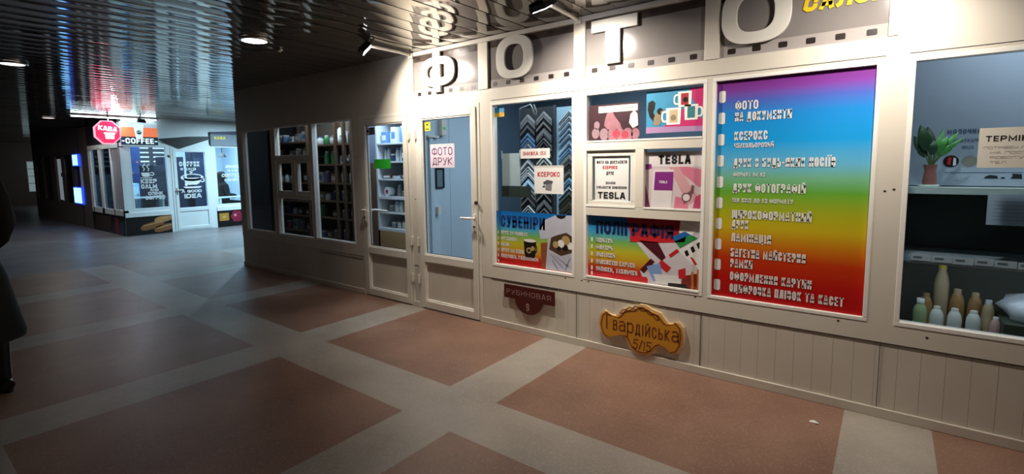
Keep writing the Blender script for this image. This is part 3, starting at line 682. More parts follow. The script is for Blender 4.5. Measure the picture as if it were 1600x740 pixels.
t = poster('battery_poster', 'pink and white battery poster with a hand on a watch, beside the small casement', 'poster', -1.40, -1.0, 1.13, 1.525, W0, [mat('print_pale_pink', '#cbb9bd', .4, var=.12, scale=8)])
f = MB(); w1 = W0-.0008
f.poly([(-1.40,1.42),(-1.0,1.42),(-1.0,1.525),(-1.40,1.525)], w1, 0)
f.poly([(-1.36,1.42),(-1.19,1.42),(-1.02,1.28),(-1.0,1.30),(-1.0,1.40),(-1.10,1.42)], w1-.0002, 1)
f.poly([(-1.23,1.42),(-1.16,1.42),(-1.03,1.21),(-1.09,1.16),(-1.14,1.25)], w1-.0004, 2)
f.poly([(-1.40,1.30),(-1.36,1.13),(-1.40,1.13)], w1-.0004, 4)
f.poly([(-1.36,1.13),(-1.21,1.13),(-1.195,1.40),(-1.34,1.40)], w1-.0005, 0); f.poly([(-1.335,1.255),(-1.202,1.255),(-1.197,1.385),(-1.328,1.385)], w1-.0008, 3)
f.poly([(-1.40,1.40),(-1.355,1.41),(-1.355,1.44),(-1.40,1.44)], w1-.0008, 3)
f.poly([(-1.19,1.13),(-1.09,1.13),(-1.10,1.20),(-1.18,1.215)], w1-.0006, 1); f.poly([(-1.12,1.16),(-1.07,1.21),(-1.06,1.27),(-1.13,1.22)], w1-.0008, 5)
f.disc(-1.105, 1.21, .033, w1-.0011, 5); f.disc(-1.105, 1.21, .024, w1-.0014, 0)
f.poly([(-1.08,1.24),(-1.06,1.235),(-1.055,1.29),(-1.07,1.30)], w1-.0011, 5); f.poly([(-1.06,1.14),(-1.0,1.14),(-1.0,1.24),(-1.04,1.22)], w1-.0006, 6)
f.build('picture', [mat('print_white_pink', '#d8d0d0', .4), mat('print_salmon', '#c77488', .4), mat('print_rose_skin', '#c9969a', .4), mat('print_magenta', '#7d2a78', .4), mat('print_plum', '#7a3558', .4), mat('print_watch', '#6f4a50', .4), mat('print_deep_pink', '#b8446a', .4)], t)
f = MB(); text(f, 'TESLA', -1.305, 1.438, .062, .8, .25, .14, w1-.0008, 0, width=.225); text(f, 'TESLA', -1.298, 1.305, .018, .8, .22, .14, w1-.0016, 1, width=.06)
f.rows('lettering', [INK, WTXT], t)

# window with mouldings: stickers and papers
t = thing('flag_sticker', 'small blue and yellow flag sticker in the top corner of the moulding window', 'sticker', (-2.74, W0, 1.86))
f = MB(); f.box(-2.785, -2.682, W0-.001, W0+.003, 1.862, 1.895, 1); f.box(-2.785, -2.682, W0-.001, W0+.003, 1.895, 1.938, 0); f.poly([(-2.73,1.905),(-2.69,1.90),(-2.70,1.87),(-2.74,1.87)], W0-.0014, 2)
f.build('sheet', [mat('flag_blue', '#2f8fc0', .5), mat('flag_yellow', '#e0c03a', .5), mat('flag_orange', '#e09a2a', .5)], t)
t = poster('discount_sign', 'white strip with red discount lettering across the moulding samples', 'notice', -2.51, -2.215, 1.497, 1.578, W0, [PAPER])
f = MB(); text(f, 'ЗНИЖКА 15%', -2.485, 1.522, .032, .6, .17, .14, W0-.001, 0, width=.235); f.rows('lettering', [REDINK], t)
t = poster('photocopy_sign', 'white sheet with red heading and a small grey copier picture, on the moulding window', 'notice', -2.37, -2.085, 1.205, 1.432, W0, [PAPER])
f = MB(); text(f, 'КСЕРОКС', -2.335, 1.345, .040, .62, .19, .12, W0-.001, 0, width=.215); f.rows('lettering', [REDINK], t)
f = MB(); f.poly([(-2.26,1.235),(-2.20,1.23),(-2.195,1.29),(-2.25,1.30)], W0-.001, 0); f.poly([(-2.275,1.28),(-2.19,1.29),(-2.185,1.31),(-2.24,1.32),(-2.28,1.30)], W0-.0013, 1); f.poly([(-2.285,1.255),(-2.26,1.26),(-2.26,1.275),(-2.285,1.27)], W0-.0013, 1)
f.build('copier_print', [mat('print_mid_grey', '#77777a', .5), mat('print_dark_grey', '#4d4d52', .5)], t)
f = MB(); f.box(-2.372, -2.083, W0-.0014, W0-.0004, 1.424, 1.436); f.build('tape', mat('clear_tape', '#c6c4bc', .2), t)
t = poster('blank_board', 'blank white board standing behind the glass left of the mouldings', 'board', -2.745, -2.55, 1.262, 1.545, .075, [mat('board_white', '#d5d6d2', .6, var=.03)], th=.008)
for u in (-2.745, -2.55):
    f = MB(); f.box(u-.003, u+.003, .07, .076, 1.50, 1.57); f.build('clip', WHITE, t)
t = poster('dark_green_box', 'dark green flat box under the blank white board', 'box', -2.75, -2.465, 1.165, 1.258, .07, [mat('dark_green', '#3c4034', .6, var=.1)], th=.05)
# board hangs from a rail
t = thing('wire_hook', 'white curly wire hook at the top of the moulding window', 'hook', (-2.44, .1, 1.87))
f = MB(); f.tube([(-2.58,.12,1.925),(-2.50,.12,1.945),(-2.465,.12,1.955),(-2.445,.12,1.92),(-2.43,.12,1.87),(-2.41,.12,1.862),(-2.405,.12,1.89),(-2.43,.12,1.95)], .005); f.build('wire', BEAD, t)
# moulding sample boards with chevron corners
t = thing('sample_board', 'dark tall board carrying two columns of frame corner samples', 'board', (-2.64, .48, 0))
f = MB(); f.box(-2.83, -2.46, .471, .49, .0, 1.97); f.build('panel', mat('board_charcoal', '#26282c', .7, var=.1), t)
f = MB(); f.box(-2.845, -2.83, .471, .495, .0, 1.98); f.box(-2.46, -2.445, .471, .495, .0, 1.98); f.build('frame', mat('board_frame', '#3b4350', .5), t)
t2_ = thing('sample_board', 'pale blue tall board carrying one column of frame corner samples', 'board', (-2.3, .48, 0))
f = MB(); f.box(-2.425, -2.10, .471, .49, .0, 1.955); f.build('panel', mat('board_pale_blue', '#9dbccc', .6, var=.05), t2_)
CHM = [mat('mould_'+n, c, r, metal=mm) for n, c, r, mm in (('silver','#a9a7a6',.3,.5), ('black','#17171b',.4,0), ('ice_blue','#8fbbe0',.3,.2), ('white','#d9dee4',.35,0), ('bronze','#5c4a44',.35,.3), ('grey','#76777c',.4,.2), ('olive','#4a4a38',.5,0), ('steel','#52688a',.35,.3))]
CHN = ['silver','black','ice blue','white','bronze','grey','olive','steel blue']
ORD = ['top','second from top','third from top','fourth from top','fifth from top','sixth from top','seventh from top','eighth from top','ninth from top','tenth from top','eleventh from top','twelfth from top','thirteenth from top','fourteenth from top','fifteenth from top','sixteenth from top']
def chevron(u, z, half, drop, band, mi, where, k):
    m = MB(); a = half*.92
    m.prism([(u-half, z-drop-a), (u, z-drop), (u, z), (u-half, z-a)], .452, .47, 0)
    m.prism([(u, z-drop), (u+half, z-drop-a), (u+half, z-a), (u, z)], .452, .47, 0)
    o = m.build('corner_sample', [CHM[mi]], loc=(u, .46, z), bevel=.004)
    g = MB(); q = drop*.32
    g.prism([(u-half*.98, z-drop*.62-a), (u, z-drop*.62), (u, z-drop*.62+q), (u-half*.98, z-drop*.62+q-a)], .449, .453)
    g.prism([(u, z-drop*.62), (u+half*.98, z-drop*.62-a), (u+half*.98, z-drop*.62+q-a), (u, z-drop*.62+q)], .449, .453)
    g.build('groove', CHM[band], o)
    tag(o, '%s frame corner sample, %s in the %s' % (CHN[mi], ORD[k], where), 'frame sample', 'frame corner samples in the window')
for k, (z, dr, mi, bd) in enumerate([(1.915,.07,0,5),(1.835,.075,1,5),(1.75,.045,7,2),(1.70,.05,2,7),(1.64,.035,3,7),(1.50,.05,5,3),(1.43,.04,3,1),(1.375,.035,3,5),(1.31,.05,2,3),(1.24,.06,0,1),(1.15,.05,1,5),(1.06,.04,3,1),(1.00,.04,2,3),(.94,.05,1,3)]):
    chevron(-2.735, z, .083, dr, bd, mi, 'farther column of the dark board', k)
for k, (z, dr, mi, bd) in enumerate([(1.93,.06,0,5),(1.855,.06,1,0),(1.78,.07,5,0),(1.69,.05,0,1),(1.62,.05,1,0),(1.53,.06,3,6),(1.45,.05,5,1),(1.36,.06,1,5),(1.28,.05,0,5),(1.20,.05,1,0),(1.12,.05,5,0),(1.04,.05,0,1),(.97,.05,3,5)]):
    chevron(-2.555, z, .083, dr, bd, mi, 'nearer column of the dark board', k)
for k, (z, dr, mi, bd) in enumerate([(1.92,.03,3,5),(1.87,.03,3,5),(1.82,.032,3,2),(1.765,.03,2,3),(1.715,.032,3,2),(1.655,.045,2,3),(1.59,.04,2,7),(1.53,.045,5,0),(1.465,.05,4,1),(1.395,.05,4,5),(1.32,.045,2,7),(1.255,.04,7,3),(1.19,.06,6,1),(1.11,.06,6,4),(1.03,.05,4,1)]):
    chevron(-2.285, z, .11, dr, bd, mi, 'column on the pale blue board', k)

# door stickers and papers
DW = .0165
t = poster('photo_print_notice', 'pale pink paper with large dark two-word lettering taped on the glazed door', 'notice', -3.595, -3.27, 1.425, 1.64, DW, [mat('pink_paper', '#d3c3cf', .7)])
f = MB(); LP = mat('print_purple_text', '#6a4560', .6)
text(f, 'ФОТО', -3.57, 1.545, .075, .68, .13, .16, DW-.001, 0, width=.275); text(f, 'ДРУК', -3.565, 1.452, .07, .68, .13, .16, DW-.001, 0, width=.265)
f.rows('lettering', [LP], t)
f = MB(); f.box(-3.597, -3.268, DW-.0012, DW, 1.634, 1.652); f.build('tape', mat('foil_tape', '#bfc4c8', .25), t)
t = poster('warning_sticker', 'yellow warning sticker at the top corner of the glazed door', 'sticker', -3.662, -3.585, 1.785, 1.872, DW, [mat('sticker_yellow', '#dcc92e', .45)])
f = MB(); f.poly([(-3.645,1.84),(-3.635,1.855),(-3.615,1.85),(-3.605,1.862),(-3.60,1.855),(-3.615,1.838),(-3.63,1.832)], DW-.001); f.box(-3.65, -3.60, DW-.001, DW, 1.797, 1.806); f.build('pictogram', [INK], t)
t = poster('green_sign', 'bright green blank card on the door glass before the shelves', 'sign', -4.475, -4.20, 1.42, 1.52, DW, [mat('bright_green', '#34bb34', .5)])
t = poster('opening_hours_notice', 'small dark notice with pale block in the top corner of the farther door', 'notice', -4.588, -4.44, 1.785, 1.865, DW, [mat('notice_dark', '#3b4250', .5)])
f = MB(); f.box(-4.582, -4.535, DW-.001, DW, 1.792, 1.858, 0); f.box(-4.572, -4.547, DW-.0015, DW, 1.81, 1.84, 1)
for i in range(4): f.box(-4.525, -4.452, DW-.001, DW, 1.80+.014*i, 1.806+.014*i, 2)
f.build('printing', [PAPER, INK, mat('notice_grey', '#77808c', .5)], t)
# inside the glazed door, on the blue partition
t = thing('picture_frame', 'small dark framed picture on the blue partition behind the glazed door', 'picture frame', (-3.84, .37, 1.21))
TP = lambda p: Vector((-3.84+(-p[1]), p[0], p[2]))
f = MB(TP); ring(f, .31, .432, 1.205, 1.42, .012, -.018, 0); f.build('frame', BLACK, t)
f = MB(TP); f.box(.32, .422, -.006, -.001, 1.215, 1.41); f.build('picture', mat('picture_grey', '#6f8288', .4, var=.2), t)
t = thing('door_closer', 'pale door closer with green light high on the partition behind the glazed door', 'door closer', (-3.84, .42, 1.8))
f = MB(TP); f.box(.37, .44, -.06, 0, 1.76, 1.93); f.build('body', WHITE, t, bevel=.006)
f = MB(TP); f.box(.385, .425, -.062, -.06, 1.82, 1.85); f.build('indicator', mat('indicator_green', '#5fae6a', .4, emit=.3), t)
t = thing('cable_duct', 'white upright cable duct on the partition behind the glazed door', 'duct', (-3.84, .25, .3))
f = MB(TP); f.box(.22, .27, -.03, 0, .5, 1.735); f.build('channel', BLUEW, t, bevel=.004)
f = MB(TP); f.box(.195, .345, -.045, 0, 1.735, 1.755); f.build('cap', WHITE, t)
f = MB(TP); f.box(.30, .34, -.05, 0, .93, 1.01); f.build('socket', WHITE, t)

# ---- address plaques on the kick panel
MARN = mat('plaque_maroon', '#4a1714', .35, var=.1)
t = thing('street_plaque', 'dark maroon street plaque with half round bottom and house number nine', 'plaque', (-2.4, 0, .17))
f = MB(); pts = [(-2.665,.285),(-2.545,.285)]+[(-2.405+.14*math.cos(a), .28+.112*math.sin(a)) for a in [PI+PI*i/14 for i in range(1, 14)]]+[(-2.265,.285),(-2.14,.285),(-2.14,.405),(-2.665,.405)]
f.prism(pts, -.024, -.012); f.build('plate', MARN, t, bevel=.003)
f = MB(); text(f, 'РУБИНОВАЯ', -2.635, .325, .042, .55, .11, .34, -.0255, 0, width=.46); text(f, '9', -2.425, .20, .065, .5, .14, .1, -.0255, 0); f.rows('lettering', [mat('plaque_text', '#b58a80', .5)], t)
f = MB()
for u in (-2.6, -2.2): f.tube([(u,-.012,.345),(u,.004,.345)], .006)
f.build('spacer', CHROME, t)
OCH = mat('plaque_ochre', '#c98a24', .35, var=.08); CRM = mat('plaque_edge', '#d9b98a', .5); DBR = mat('plaque_brown_line', '#6e3414', .5)
t = thing('street_plaque', 'ochre wooden street plaque with curly outline and brown script', 'plaque', (-1.41, 0, .03))
def plq(k):
    top = [(-1.745,.22),(-1.73,.30),(-1.69,.335),(-1.66,.31),(-1.60,.305),(-1.575,.325),(-1.545,.365),(-1.50,.385),(-1.45,.395),(-1.41,.425),(-1.36,.425),(-1.31,.40),(-1.25,.385),(-1.215,.345),(-1.19,.32),(-1.15,.325),(-1.12,.345),(-1.085,.31),(-1.075,.24)]
    bot = [(-1.085,.17),(-1.11,.12),(-1.15,.10),(-1.185,.13),(-1.23,.145),(-1.265,.12),(-1.30,.07),(-1.36,.04),(-1.42,.04),(-1.475,.07),(-1.505,.12),(-1.54,.155),(-1.60,.15),(-1.645,.13),(-1.69,.12),(-1.725,.15)]
    c = vec(-1.41, .235); out = []
    for p in top+bot:
        d = Vector(p)-c; L = d.length; out.append(tuple(c+d*((L-k)/L)))
    return out
f = MB(); f.prism(plq(0), -.02, .004); f.build('backing', CRM, t, bevel=.002)
f = MB(); f.prism(plq(.018), -.026, -.02); f.build('face', OCH, t)
f = MB(); ow = -.0272
f.ringprism(plq(.026), plq(.033), ow, ow+.001)
for s0 in (0, PI):
    pth = [(-1.56+.30*i/24, .335+.06*math.sin(PI*i/24)+.014*math.sin(6*PI*i/24+s0)) for i in range(25)]
    ribbon(f, pth, .006, ow, 0, 0)
f.build('border', DBR, t)
f = MB(); text(f, 'Гвардійська', -1.672, .195, .115, .42, .085, .12, ow, 0, width=.555); text(f, '5/15', -1.455, .085, .075, .5, .1, .12, ow, 0, shear=.12); f.rows('lettering', [DBR], t)

# ================================================================== GOODS
def bottle(lbl, x, y, z, r, h, body, cap, grp, shape='round', name='bottle'):
    t = thing(name, lbl, 'bottle', (x, y, z), grp)
    f = MB()
    if shape == 'dome': f.lathe([(r*.9,0),(r,.01),(r,h*.62),(r*.93,h*.78),(r*.7,h*.92),(r*.42,h)], (x,y,z), n=16)
    else: f.lathe([(r*.9,0),(r,.008),(r,h*.64),(r*.88,h*.74),(r*.52,h*.85),(r*.48,h*.9)], (x,y,z), n=16)
    f.build('body', body, t)
    c = MB()
    if shape == 'dome': c.lathe([(r*.5,h*.96),(r*.5,h*1.06),(r*.44,h*1.08)], (x,y,z), n=14)
    else: c.lathe([(r*.58,h*.87),(r*.58,h*.99),(r*.5,h)], (x,y,z), n=14)
    c.build('cap', cap, t); return t
def carton(lbl, x, y, z, sx, sy, sz, body, band, grp, rz=0, name='carton'):
    t = thing(name, lbl, 'box', (x, y, z), grp)
    f = MB(); f.box(x-sx/2, x+sx/2, y-sy/2, y+sy/2, z, z+sz); f.build('body', body, t, bevel=.003)
    f = MB(); f.box(x-sx*.38, x+sx*.38, y-sy/2-.0012, y-sy/2, z+sz*.25, z+sz*.7); f.build('printed_panel', band, t)
    t.rotation_euler.z = rz; return t
def jar(lbl, x, y, z, r, h, body, cap, grp, name='jar'):
    t = thing(name, lbl, 'jar', (x, y, z), grp)
    f = MB(); f.lathe([(r*.9,0),(r,.006),(r,h*.75),(r*.88,h*.82)], (x,y,z), n=18); f.build('body', body, t)
    f = MB(); f.lathe([(r*.94,h*.8),(r*.96,h*.82),(r*.96,h*.98),(r*.9,h)], (x,y,z), n=18); f.build('lid', cap, t); return t
def bag(lbl, x, y, z, sx, sy, sz, m, grp, seed=0, name='bag'):
    rnd = random.Random(seed); f = MB(); n = 14; prof = []
    for i, (k, zz) in enumerate(((.85,0),(1,.15),(1.0,.45),(.8,.72),(.45,.9),(.2,1.0))):
        for q in range(n):
            a = 2*PI*q/n; j = 1+rnd.uniform(-.3, .25); prof.append((x+sx/2*k*j*math.cos(a), y+sy/2*k*j*math.sin(a), z+sz*zz*(1 if i == 0 else rnd.uniform(.85,1.12))))
    f.add(prof, [(i*n+q, i*n+(q+1)%n, (i+1)*n+(q+1)%n, (i+1)*n+q) for i in range(5) for q in range(n)], 0, True)
    f.add(prof[:n], [tuple(range(n-1,-1,-1))]); f.add(prof[-n:], [tuple(range(n))])
    o = f.build(name, m, loc=(x,y,z)); return tag(o, lbl, 'bag', grp)
GW = mat('goods_white', '#d5dade', .5); GB = mat('goods_blue', '#5f86b5', .5); GBD = mat('goods_dark_blue', '#28385e', .5); GK = mat('goods_black', '#17171a', .5); GR = mat('goods_red', '#a03038', .5)
GG = mat('goods_grey', '#858a90', .5); GGR = mat('goods_green', '#3f8a55', .5); GP = mat('goods_pink', '#c05a72', .5); GTN = mat('goods_tan', '#a88a64', .6); GBN = mat('goods_brown', '#5f4434', .6); GY = mat('goods_yellow', '#c9b04a', .5); GPU = mat('goods_purple', '#6a5aa0', .5)
# glass fronted cabinet behind the farther door
CABW = mat('cabinet_white', '#cfd4d8', .5); TANP = mat('tan_board', '#b08d62', .6, var=.1, scale=3); BRP = mat('brown_board', '#6f5240', .6, var=.15, scale=4)
t = thing('display_cabinet', 'white shelved display cabinet filled with goods behind the farther door', 'cabinet', (-4.6, .8, 0))
f = MB(); f.box(-5.20, -5.17, .6, 1.0, .41, 2.1); f.build('side_panel', CABW, t)
f = MB(); f.box(-3.95, -3.92, .6, 1.0, .41, 2.1); f.build('side_panel', CABW, t)
f = MB(); f.box(-5.17, -3.95, .98, 1.0, .41, 2.1); f.build('back_panel', mat('cabinet_back', '#9fb0c0', .6), t)
CS = [.665, .87, 1.067, 1.288, 1.505, 1.73]
for i, z in enumerate(CS):
    f = MB(); th = .035 if i in (0, 2) else .02; f.box(-5.17, -3.95, .6, .98, z-th, z); f.build('shelf', CABW, t)
f = MB(); f.box(-5.20, -3.92, .60, .62, .0, .63); f.build('plinth', TANP, t)
f = MB(); f.box(-5.20, -3.92, .6, 1.0, 2.1, 2.13); f.build('top_panel', CABW, t)
t = thing('tall_screen', 'brown lower and grey upper screen left of the cabinet behind the farther door', 'screen', (-5.3, .62, 0))
f = MB(); f.box(-5.39, -5.215, .60, .63, 0, 1.485); f.build('lower_panel', BRP, t)
f = MB(); f.box(-5.39, -5.215, .60, .63, 1.485, 2.1); f.build('upper_panel', mat('screen_grey', '#7f8aa0', .6), t)
t = thing('push_rail', 'pale push rail across the glass behind the farther door', 'rail', (-4.9, .3, .95))
f = MB(); f.tube([(-4.62,.05,.955),(-4.62,.12,.955),(-4.40,.12,.948)], .012); f.build('bar', WHITE, t)
G = 'goods in the white cabinet'
y0 = .70
cab = [  # shelf index, x, kind, colour
 (5,-5.08,'carton',GB,.10,.14),(5,-4.98,'bottle',GW,.035,.17),(5,-4.90,'carton',GW,.09,.19),(5,-4.80,'bottle',GB,.03,.20),(5,-4.72,'bottle',GW,.04,.22),(5,-4.60,'carton',GB,.1,.2),(5,-4.46,'carton',GW,.1,.17),
 (4,-5.12,'bottle',GW,.022,.17),(4,-5.06,'bottle',GW,.022,.18),(4,-4.97,'jar',GBD,.035,.09),(4,-4.89,'bottle',GW,.03,.16),(4,-4.81,'bottle',GW,.028,.19),(4,-4.72,'carton',GBD,.07,.14),(4,-4.62,'carton',GR,.07,.18),(4,-4.48,'jar',GW,.04,.12),
 (3,-5.05,'carton',GBN,.16,.05),(3,-4.86,'carton',GG,.16,.04),(3,-4.70,'carton',GBN,.12,.06),(3,-4.52,'jar',GTN,.045,.1),
 (2,-4.88,'bottle',GG,.03,.14),(2,-4.78,'jar',GG,.04,.07),(2,-4.68,'carton',GB,.1,.08),(2,-4.52,'carton',GW,.1,.14),
 (1,-5.03,'jar',GG,.035,.08),(1,-4.93,'bottle',GW,.034,.15),(1,-4.85,'bottle',GW,.03,.15),(1,-4.74,'bottle',GB,.028,.16),(1,-4.6,'carton',GG,.1,.1),
 (0,-5.0,'jar',GG,.04,.07),(0,-4.9,'bottle',GW,.03,.09),(0,-4.8,'jar',GW,.035,.1),(0,-4.68,'jar',GTN,.045,.11),(0,-4.55,'carton',GTN,.1,.1)]
SHN = ['bottom','fifth','fourth','third','second','top']
CN = {GW:'white',GB:'blue',GBD:'dark blue',GK:'black',GR:'red',GG:'grey',GGR:'green',GP:'pink',GTN:'tan',GBN:'brown',GY:'yellow',GPU:'purple'}
def cell(si):
    return SHN[si]
cnt = {}
NUM = ['first','second','third','fourth','fifth','sixth','seventh','eighth','ninth']
for si, x, kd, m, r, h in cab:
    k = cnt.get(si, 0); cnt[si] = k+1
    lb = '%s %s on the %s shelf of the white cabinet, %s along' % (CN[m], {'bottle':'bottle','carton':'box','jar':'jar'}[kd], cell(si), NUM[k])
    if kd == 'bottle': bottle(lb, x, y0, CS[si]+.001, r, h, m, GW if m is not GW else GB, G)
    elif kd == 'jar': jar(lb, x, y0, CS[si]+.001, r, h, m, GW if m is not GW else GG, G)
    else: carton(lb, x, y0, CS[si]+.001, r, .12, h, m, GW if m is not GW else GB, G)
t = thing('tape_roll', 'white roll with pink core on the fourth shelf of the white cabinet', 'roll', (-5.03, .66, 1.068))
TR = lambda p: Vector((-5.03+p[0], .66+p[1], 1.068+.058+p[2]))
f = MB(TR); f.ringprism(sup(0,0,.058,.058,2), sup(0,0,.026,.026,2), -.04, .04); f.build('roll', GW, t)
f = MB(TR); f.ringprism(sup(0,0,.027,.027,2), sup(0,0,.016,.016,2), -.042, .042); f.build('core', GP, t)
# shelving in the dark shop
WOOD = mat('dark_wood', '#6a5240', .6, var=.25, scale=6)
def rack(lbl, x0, x1, zs, posts):
    t = thing('shelving_rack', lbl, 'shelf', ((x0+x1)/2, .65, 0))
    for z in zs:
        f = MB(); f.box(x0, x1, .40, .85, z-.022, z); f.build('shelf', WOOD, t)
    for p in posts:
        f = MB(); f.box(p-.018, p+.018, .39, .43, 0, 2.2); f.box(p-.018, p+.018, .82, .86, 0, 2.2); f.build('post', WOOD, t)
    f = MB(); f.box(x0, x1, .86, .875, 0, 2.2); f.build('back_panel', mat('rack_back', '#857c70', .7, var=.2), t); return t
ZC = [.48, .767, .993, 1.234, 1.481, 1.742]
rack('dark shelving rack full of goods behind the window next to the farther door', -6.36, -5.41, ZC, (-6.34,-5.77,-5.59,-5.43))
ZB = [.545, .761, .965, 1.226, 1.596, 1.80]
rack('dark shelving rack behind the divided window of the dark shop', -7.45, -6.42, ZB, (-7.43,-6.44))
rnd = random.Random(3)
G = 'goods on the dark racks'
kinds = [(GW,'carton'),(GW,'bottle'),(GPU,'bottle'),(GW,'carton'),(GG,'jar'),(GBN,'carton'),(GGR,'bottle'),(GW,'bottle'),(GB,'jar'),(GTN,'carton'),(GBD,'bottle'),(GG,'carton'),(GR,'jar'),(GW,'jar')]
RSN = ['bottom','fifth','fourth','third','second','top']
for rk, (zs, xs) in enumerate(((ZC, [-6.22,-6.07,-5.91,-5.69,-5.5]), (ZB, [-7.28,-7.11,-6.94,-6.77,-6.58]))):
    for si, z in enumerate(zs):
        for k, x in enumerate(xs):
            if rnd.random() < .12: continue
            m, kd = kinds[rnd.randrange(len(kinds))]; h = rnd.uniform(.08, .15); r = rnd.uniform(.038, .052)
            lb = '%s %s, %s along the %s shelf of the rack %s' % (CN[m], {'bottle':'bottle','carton':'box','jar':'jar'}[kd], NUM[k], RSN[si], ('by the farther door','behind the divided window')[rk])
            if kd == 'bottle': bottle(lb, x, .47, z+.001, r, h*1.2, m, GW if m is not GW else GB, G)
            elif kd == 'jar': jar(lb, x, .47, z+.001, r, h, m, GW if m is not GW else GG, G)
            else: carton(lb, x, .51, z+.001, r*2.4, .13, h, m, GW if m is not GW else GB, G)
BAGW = mat('bag_white', '#d6d8d6', .5, var=.1)
bag('made-up white bag shape on top of the rack next to the farther door', -6.05, .69, 1.743+.0, .32, .24, .22, BAGW, None, 4)  # invented bag standing in for a whitish blur of reflected light
bag('white bundle on the upper shelf behind the divided window', -7.05, .74, 1.801, .36, .16, .1, BAGW, None, 9)

# dairy window, nearest: board, shelves, bottles, plant
t = thing('shelf_unit', 'dairy counter shelves behind the nearest window, upper one with white edge', 'shelf', (.9, .4, 0))
SHG = mat('shelf_grey', '#b5bfc6', .5); DK = mat('counter_dark', '#5c6054', .6, var=.1)
f = MB(); f.box(.03, 2.4, .30, .75, 1.262, 1.284); f.box(.03, 2.4, .292, .302, 1.255, 1.292); f.build('upper_shelf', mat('shelf_edge', '#c9d6cf', .4), t)
f = MB(); f.box(.03, 2.4, .30, .75, .858, .885); f.build('middle_shelf', SHG, t)
f = MB(); f.box(.03, 2.4, .12, .75, .36, .40); f.build('bottom_shelf', DK, t)
f = MB(); f.box(.03, 2.4, .75, .77, .0, 1.26); f.build('back_panel', DK, t)
f = MB(); f.box(.03, 2.4, .30, .32, .0, .36); f.build('plinth', DK, t)
f = MB(); f.box(.1, 2.3, .315, .335, .848, .857); ls = f.build('added_strip', WHITE, t)  # strip added under the shelf to brighten the bottom bottles
l = area('added_strip_fill', (.9, .325, .845), (.9, .48, .4), 1.6, (.85, .93, 1.0), 1.9, .012); l.parent = t; l.matrix_parent_inverse = t.matrix_world.inverted()
for i, (a, b) in enumerate(((.12,.21),(.215,.30),(.305,.39),(.395,.47),(.475,.56),(.565,.68),(.69,.80),(.81,.92))):
    q = thing('price_tag', 'white price tag strip on the middle dairy shelf, %s from the plant end' % NUM[i], 'tag', ((a+b)/2, .295, .86), 'price tags on the dairy shelf')
    f = MB(); f.box(a, b, .293, .2985, .868-.002*(i % 3), .905-.002*(i % 3)); f.build('card', PAPER, q)
    f = MB(); f.box(a+.01, a+.05, .2922, .293, .88, .892); f.build('printing', mat('print_mid_grey', '#77777a', .5), q)
t = thing('dairy_board', 'pale blue dairy advertising board with round pictures behind the nearest window', 'board', (.9, .62, 1.285))
f = MB(); f.box(.04, 2.3, .62, .64, 1.29, 2.42); f.build('panel', mat('dairy_blue', '#a2adba', .5, var=.04, scale=2), t)
f = MB(); text(f, 'МОЛОЧНА', .262, 1.60, .028, .7, .2, .2, .618, 0, width=.15); text(f, 'ПРОДУКЦІЯ', .275, 1.552, .018, .6, .16, .2, .618, 0, width=.13); text(f, 'ВІД', .335, 1.512, .016, .6, .16, .2, .618, 0, width=.05); f.box(.262, .60, .6185, .62, 1.368, 1.371); f.rows('lettering', [mat('print_slate', '#4a6078', .6)], t)
f = MB(); f.disc(.288, 1.437, .036, .618, 0); f.disc(.372, 1.437, .033, .618, 1); f.poly([(.27,1.42),(.285,1.415),(.29,1.46),(.275,1.462)], .6165, 2); f.poly([(.298,1.41),(.312,1.415),(.31,1.455),(.298,1.46)], .6165, 3)
f.build('round_picture', [DKR, mat('print_khaki', '#8d8a78', .5, var=.3, scale=40), RED, WTXT], t)
f = MB(); f.poly([(.44,1.335),(.50,1.335),(.495,1.35),(.465,1.356),(.445,1.347)], .618); f.poly([(.55,1.335),(.60,1.333),(.595,1.36),(.555,1.362),(.56,1.35)], .618); f.poly([(.51,1.335),(.53,1.335),(.525,1.343),(.513,1.343)], .618)
f.build('cow_print', [INK], t)
t = poster('urgent_notice', 'off-white notice sheet stuck to the glass of the nearest window', 'notice', .345, .70, 1.405, 1.602, W0, [mat('notice_cream', '#d2ccc0', .6)])
f = MB(); text(f, 'ТЕРМІНОВО', .37, 1.535, .028, .75, .2, .2, W0-.001, 0, width=.235)
for i, (s, a, wd) in enumerate((('ПОТРІБЕН ПРОДАВЕЦЬ', .365, .29), ('НА ПОСТІЙНУ', .39, .2), ('РОБОТУ', .39, .12), ('ТЕЛ', .39, .06))): text(f, s, a, 1.498-.024*i, .012, .6, .12, .2, W0-.001, 1, width=wd)
f.rows('lettering', [INK, mat('print_grey_text', '#8d8a88', .6)], t)
t = poster('price_sheet', 'white sheet hanging from the upper dairy shelf below the notice', 'notice', .425, .72, 1.095, 1.262, .288, [mat('sheet_blue_white', '#c3cfdb', .6)])
f = MB()
for i in range(6): f.box(.45, .66-.03*(i % 2), .2872, .288, 1.12+.02*i, 1.125+.02*i)
f.build('printing', mat('print_light_grey', '#a9b2bc', .5), t)
MILK = mat('milk_white', '#d6d8d0', .35); CREAMB = mat('bottle_cream', '#c7b088', .4); GRB = mat('bottle_green', '#9aae80', .35); YCAP = mat('cap_yellow', '#d8c040', .4); ORB = mat('bottle_orange', '#b98d58', .4)
D = 'bottles on the dairy shelf'
def milk(lbl, x, y, r, h, body, cap, sh='dome'): return bottle(lbl, x, y, .401, r, h, body, cap, D, sh)
milk('white domed bottle in the front row, just behind the pale green bottle', .262, .44, .034, .165, MILK, MILK)
milk('white domed bottle in the middle of the front row of three', .342, .44, .034, .165, MILK, MILK)
milk('white domed bottle in the front row, next to the dark gap', .424, .44, .034, .165, MILK, MILK)
milk('pale green bottle with white cap at the frame end of the bottom shelf', .185, .44, .034, .215, GRB, MILK, 'round')
